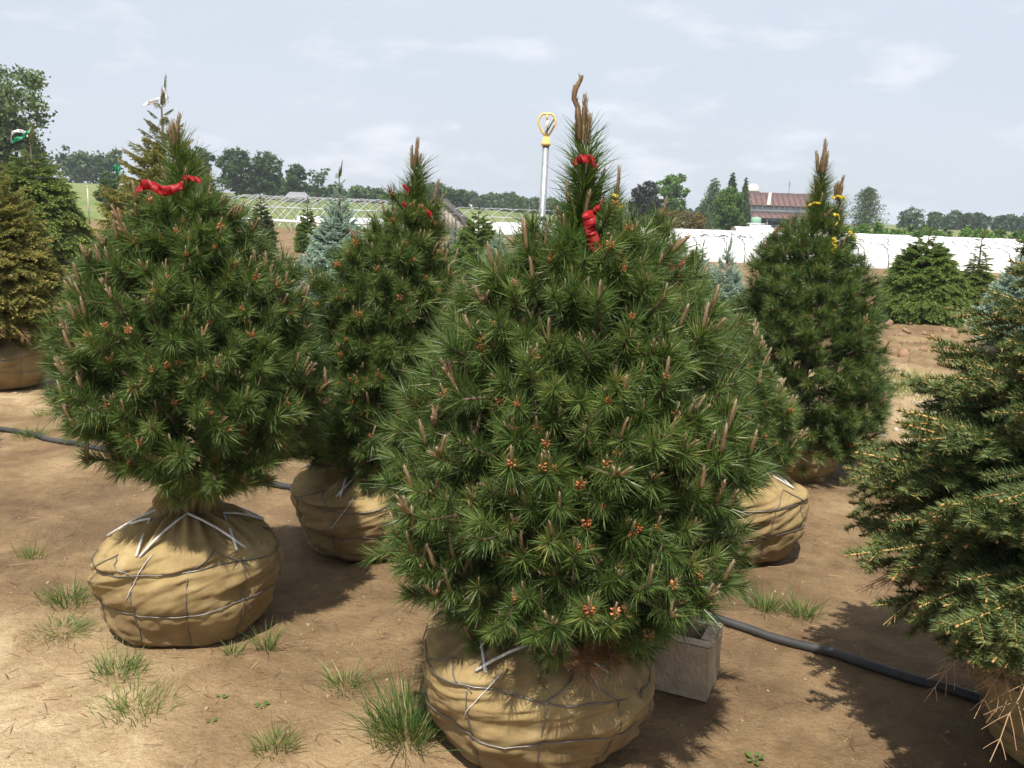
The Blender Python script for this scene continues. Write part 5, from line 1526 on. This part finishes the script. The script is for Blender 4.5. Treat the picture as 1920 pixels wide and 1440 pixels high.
# ------------------------------------------------------------------ grass tufts and weeds, each a thing
def grass_geo(r, n, h, spread, w=0.0016, tint=(0.45, 0.2), lean=0.5):
    g = Geo()
    a = r.uniform(0, 6.283, n); q = np.sqrt(r.uniform(0, 1, n)) * spread * 0.6 * r.uniform(0.5, 1.5, n)
    P = np.stack([q * np.cos(a), q * np.sin(a), np.full(n, -0.004)], 1)
    D = nrm(np.stack([np.cos(a) * lean * r.uniform(0.1, 1.3, n), np.sin(a) * lean * r.uniform(0.1, 1.3, n), np.ones(n)], 1) + r.normal(0, 0.18, (n, 3)))
    ln = h * r.uniform(0.25, 1.1, n)
    bend = np.stack([np.cos(a), np.sin(a), -0.7 * np.ones(n)], 1) * (ln * r.uniform(0.05, 0.4, n))[:, None]
    tn = np.clip(r.normal(tint[0], tint[1], n), 0, 1)
    tn[r.uniform(size=n) < 0.14] = 1.0
    lg = r.uniform(size=n) < 0.12
    ln = np.where(lg, ln * 1.5, ln)
    return g.needles(P, D, ln, w * r.uniform(0.5, 1.15, n), r, tn, 0, bend)


GT = 'grass tufts growing on the bare soil'
rgs = np.random.default_rng(99)
for (x, y, n, h, s, tint, lab) in [
    (-1.80, 3.42, 260, 0.10, 0.13, 0.4, 'wide green grass tuft left of the left burlap ball'),
    (-2.19, 3.86, 90, 0.09, 0.08, 0.5, 'small grass tuft at the left edge'),
    (-1.345, 2.86, 210, 0.10, 0.11, 0.5, 'upright grass tuft in front of the left burlap ball'),
    (-1.20, 2.66, 230, 0.09, 0.16, 0.6, 'sprawling pale grass tuft below the upright one in front of the left ball'),
    (-0.545, 2.84, 110, 0.09, 0.09, 0.5, 'lone grass tuft midway between the two front balls'),
    (-0.69, 2.48, 150, 0.08, 0.10, 0.5, 'grass tuft at the bottom of the picture left of the broad pine'),
    (-0.885, 3.08, 60, 0.14, 0.04, 0.4, 'tall thin grass at the right foot of the left ball'),
    (-1.0, 3.04, 50, 0.09, 0.05, 0.45, 'short thin grass touching the front of the left ball'),
    (-0.285, 2.56, 620, 0.22, 0.16, 0.1, 'thick grass clump with painted-in shade against the left side of the front ball'),  # low tint puts the shade it stands in into the blade colour
    (1.14, 3.62, 190, 0.12, 0.10, 0.4, 'left one of two grass tufts beside the black hose'),
    (1.28, 3.56, 150, 0.12, 0.08, 0.4, 'right one of two grass tufts beside the black hose'),
    (-3.30, 5.92, 260, 0.09, 0.14, 0.25, 'dark grass tuft growing over the hose at the left'),
    (-3.55, 6.55, 70, 0.10, 0.09, 0.5, 'small grass tuft behind the hose at the left'),
    (-1.52, 3.28, 60, 0.12, 0.06, 0.55, 'thin grass at the left foot of the left ball'),
    (2.28, 5.3, 120, 0.11, 0.12, 0.5, 'weedy grass tuft in front of the puddle'),
]:
    o = obj('grass_tuft', grass_geo(rgs, n, h, s, tint=(tint, 0.18)), [M_grass], None, (x, y, gz(x, y)))
    tag(o, lab, 'grass tuft', GT)


def weed_geo(r, nl, size):
    g = Geo()
    for k in range(nl):
        a = k * 2.4 + r.uniform(0, 0.6); e = r.uniform(0.2, 0.7); l = size * r.uniform(0.6, 1.0)
        d = np.array([math.cos(a) * math.cos(e), math.sin(a) * math.cos(e), math.sin(e)]); s = np.array([-math.sin(a), math.cos(a), 0])
        p0 = d * l * 0.3; p1 = d * l * 0.7; p2 = d * l - np.array([0, 0, 0.2 * l])
        wv = l * 0.22
        v = [p0, p1 - s * wv, p2, p1 + s * wv, p1 + np.array([0, 0, -0.05 * l])]
        g.raw(v, [(0, 1, 4), (1, 2, 4), (2, 3, 4), (3, 0, 4)], r.uniform(0.3, 0.6))
        g.tube([(0, 0, -0.005), tuple(p0)], 0.0012, 4, 0.4)
    return g


for i, (x, y, n, s, lab) in enumerate([
    (-0.80, 2.70, 7, 0.035, 'tiny leafy seedling right below the left burlap ball'),
    (-0.95, 2.76, 6, 0.028, 'tiny seedling just left of the larger seedling under the left ball'),
    (-0.93, 2.60, 6, 0.03, 'tiny seedling nearer the camera under the left ball'),
    (0.80, 2.50, 8, 0.045, 'small seedling at the bottom right between ball and spruce shade'),
    (0.93, 2.44, 6, 0.025, 'tiny seedling beside the small one at the bottom right'),
    (0.72, 2.72, 6, 0.025, 'tiny weed right of the concrete block'),
    (-1.70, 3.17, 26, 0.05, 'feathery low green weed left of the left ball')]):
    o = obj('weed', weed_geo(rgs, n, s) if n < 20 else grass_geo(rgs, 420, 0.055, 0.16, 0.0012, (0.25, 0.12), 1.4), [M_grass], None, (x, y, gz(x, y)))
    tag(o, lab, 'weed', 'small weeds on the bare soil')

# grass strip across the path, uncountable
r = np.random.default_rng(41)
n = 5200
gxp = r.uniform(3.3, 7.2, n); gyp = 9.1 + r.normal(0, 0.38, n) + 0.12 * np.sin(gxp * 3)
keep = fbm(gxp * 1.4, gyp * 1.4, 5, 3) > 0.40
gxp, gyp = gxp[keep], gyp[keep]; n = len(gxp)
P = np.stack([gxp, gyp, ground_z(gxp, gyp)], 1)
D = nrm(np.stack([r.normal(0, .4, n), r.normal(0, .4, n), np.ones(n)], 1))
g = Geo().needles(P, D, 0.09 * r.uniform(.5, 1.2, n), 0.0034, r, np.clip(r.normal(0.72, 0.18, n), 0, 1), 0, r.normal(0, .02, (n, 3)))
tag(obj('grass', g, [M_grass]), 'strip of pale short grass across the path', 'grass', None, 'stuff')
# thin weeds on the open soil at mid distance
n = 2600
gxp = r.uniform(-5.5, 9.5, n); gyp = r.uniform(9, 34, n)
keep = fbm(gxp * .5 + 9, gyp * .35, 6, 3) > 0.52
gxp, gyp = gxp[keep], gyp[keep]; n = len(gxp)
P = np.stack([gxp, gyp, ground_z(gxp, gyp)], 1)
D = nrm(np.stack([r.normal(0, .5, n), r.normal(0, .5, n), np.ones(n)], 1))
g = Geo().needles(P, D, 0.12 * r.uniform(.5, 1.2, n), 0.008, r, np.clip(r.normal(0.7, 0.18, n), 0, 1), 0, r.normal(0, .02, (n, 3)))
tag(obj('grass', g, [M_grass]), 'scattered thin weeds on the soil between the rows', 'grass', None, 'stuff')

# fallen needles and straw, clods, pebbles
n = 5200
fx = r.uniform(-2.6, 2.6, n); fy = r.uniform(2.0, 6.5, n)
cl = np.exp(-((fx - .3) ** 2 + (fy - 2.6) ** 2) / 0.5) + np.exp(-((fx + 1.1) ** 2 + (fy - 3.3) ** 2) / 0.5) + 0.4
keep = r.uniform(0, 1.2, n) < cl
fx, fy = fx[keep], fy[keep]; n = len(fx)
P = np.stack([fx, fy, ground_z(fx, fy) + 0.005], 1)
a = r.uniform(0, 6.28, n)
g = Geo().needles(P, np.stack([np.cos(a), np.sin(a), r.normal(0.02, .05, n)], 1), r.uniform(0.025, 0.085, n), 0.0013, r, np.clip(r.normal(0.45, 0.3, n), 0, 1), 0)
tag(obj('fallen_needles', g, [M_straw]), 'dry red-brown needles and straw scattered on the soil', 'fallen needles', None, 'stuff')


def clods(n, xs, ys, smin, smax, mat, name, label, seed, flt=None):
    r = np.random.default_rng(seed); g = Geo()
    for k in range(n):
        x, y = r.uniform(*xs), r.uniform(*ys)
        s = smin + (smax - smin) * r.uniform() ** 2.5
        M = np.array(Euler(tuple(r.uniform(0, 6, 3))).to_matrix()) @ np.diag(r.uniform(0.6, 1.3, 3))
        g.ball((x, y, gz(x, y) + s * 0.2), s, s, s * 0.8, 0.5, 0, 6, 4, M)
    return tag(obj(name, g, [mat]), label, name.replace('_', ' '), None, 'stuff')


clods(420, (3.4, 9.0), (10.2, 16), 0.015, 0.085, M_clod, 'soil_clods', 'brown soil clods on the ploughed strip at the right', 1)
clods(240, (2.3, 5.5), (6.6, 9.0), 0.006, 0.03, M_stone, 'pebbles', 'pale pebbles on the dry path at the right', 2)
clods(1500, (-2.6, 2.6), (1.9, 5.2), 0.0015, 0.0085, M_crumb, 'pebbles', 'small crumbs of soil round the front balls', 3)

# ------------------------------------------------------------------ haze: one closed box of thin air round everything
if HAZE_DENSITY > 0:
    hm, ht, hout = new_mat('haze_air')
    pv_ = N(ht, 'ShaderNodeVolumePrincipled')
    pv_.inputs['Color'].default_value = (0.78, 0.86, 0.96, 1)
    pv_.inputs['Density'].default_value = HAZE_DENSITY
    L(ht, pv_.outputs[0], hout.inputs['Volume'])
    hb = Geo().box((-720, -90, -3.0), (720, 700, 16.0))
    tag(obj('haze', hb, [hm]), 'thin pale haze over the fields', 'haze', None, 'stuff')
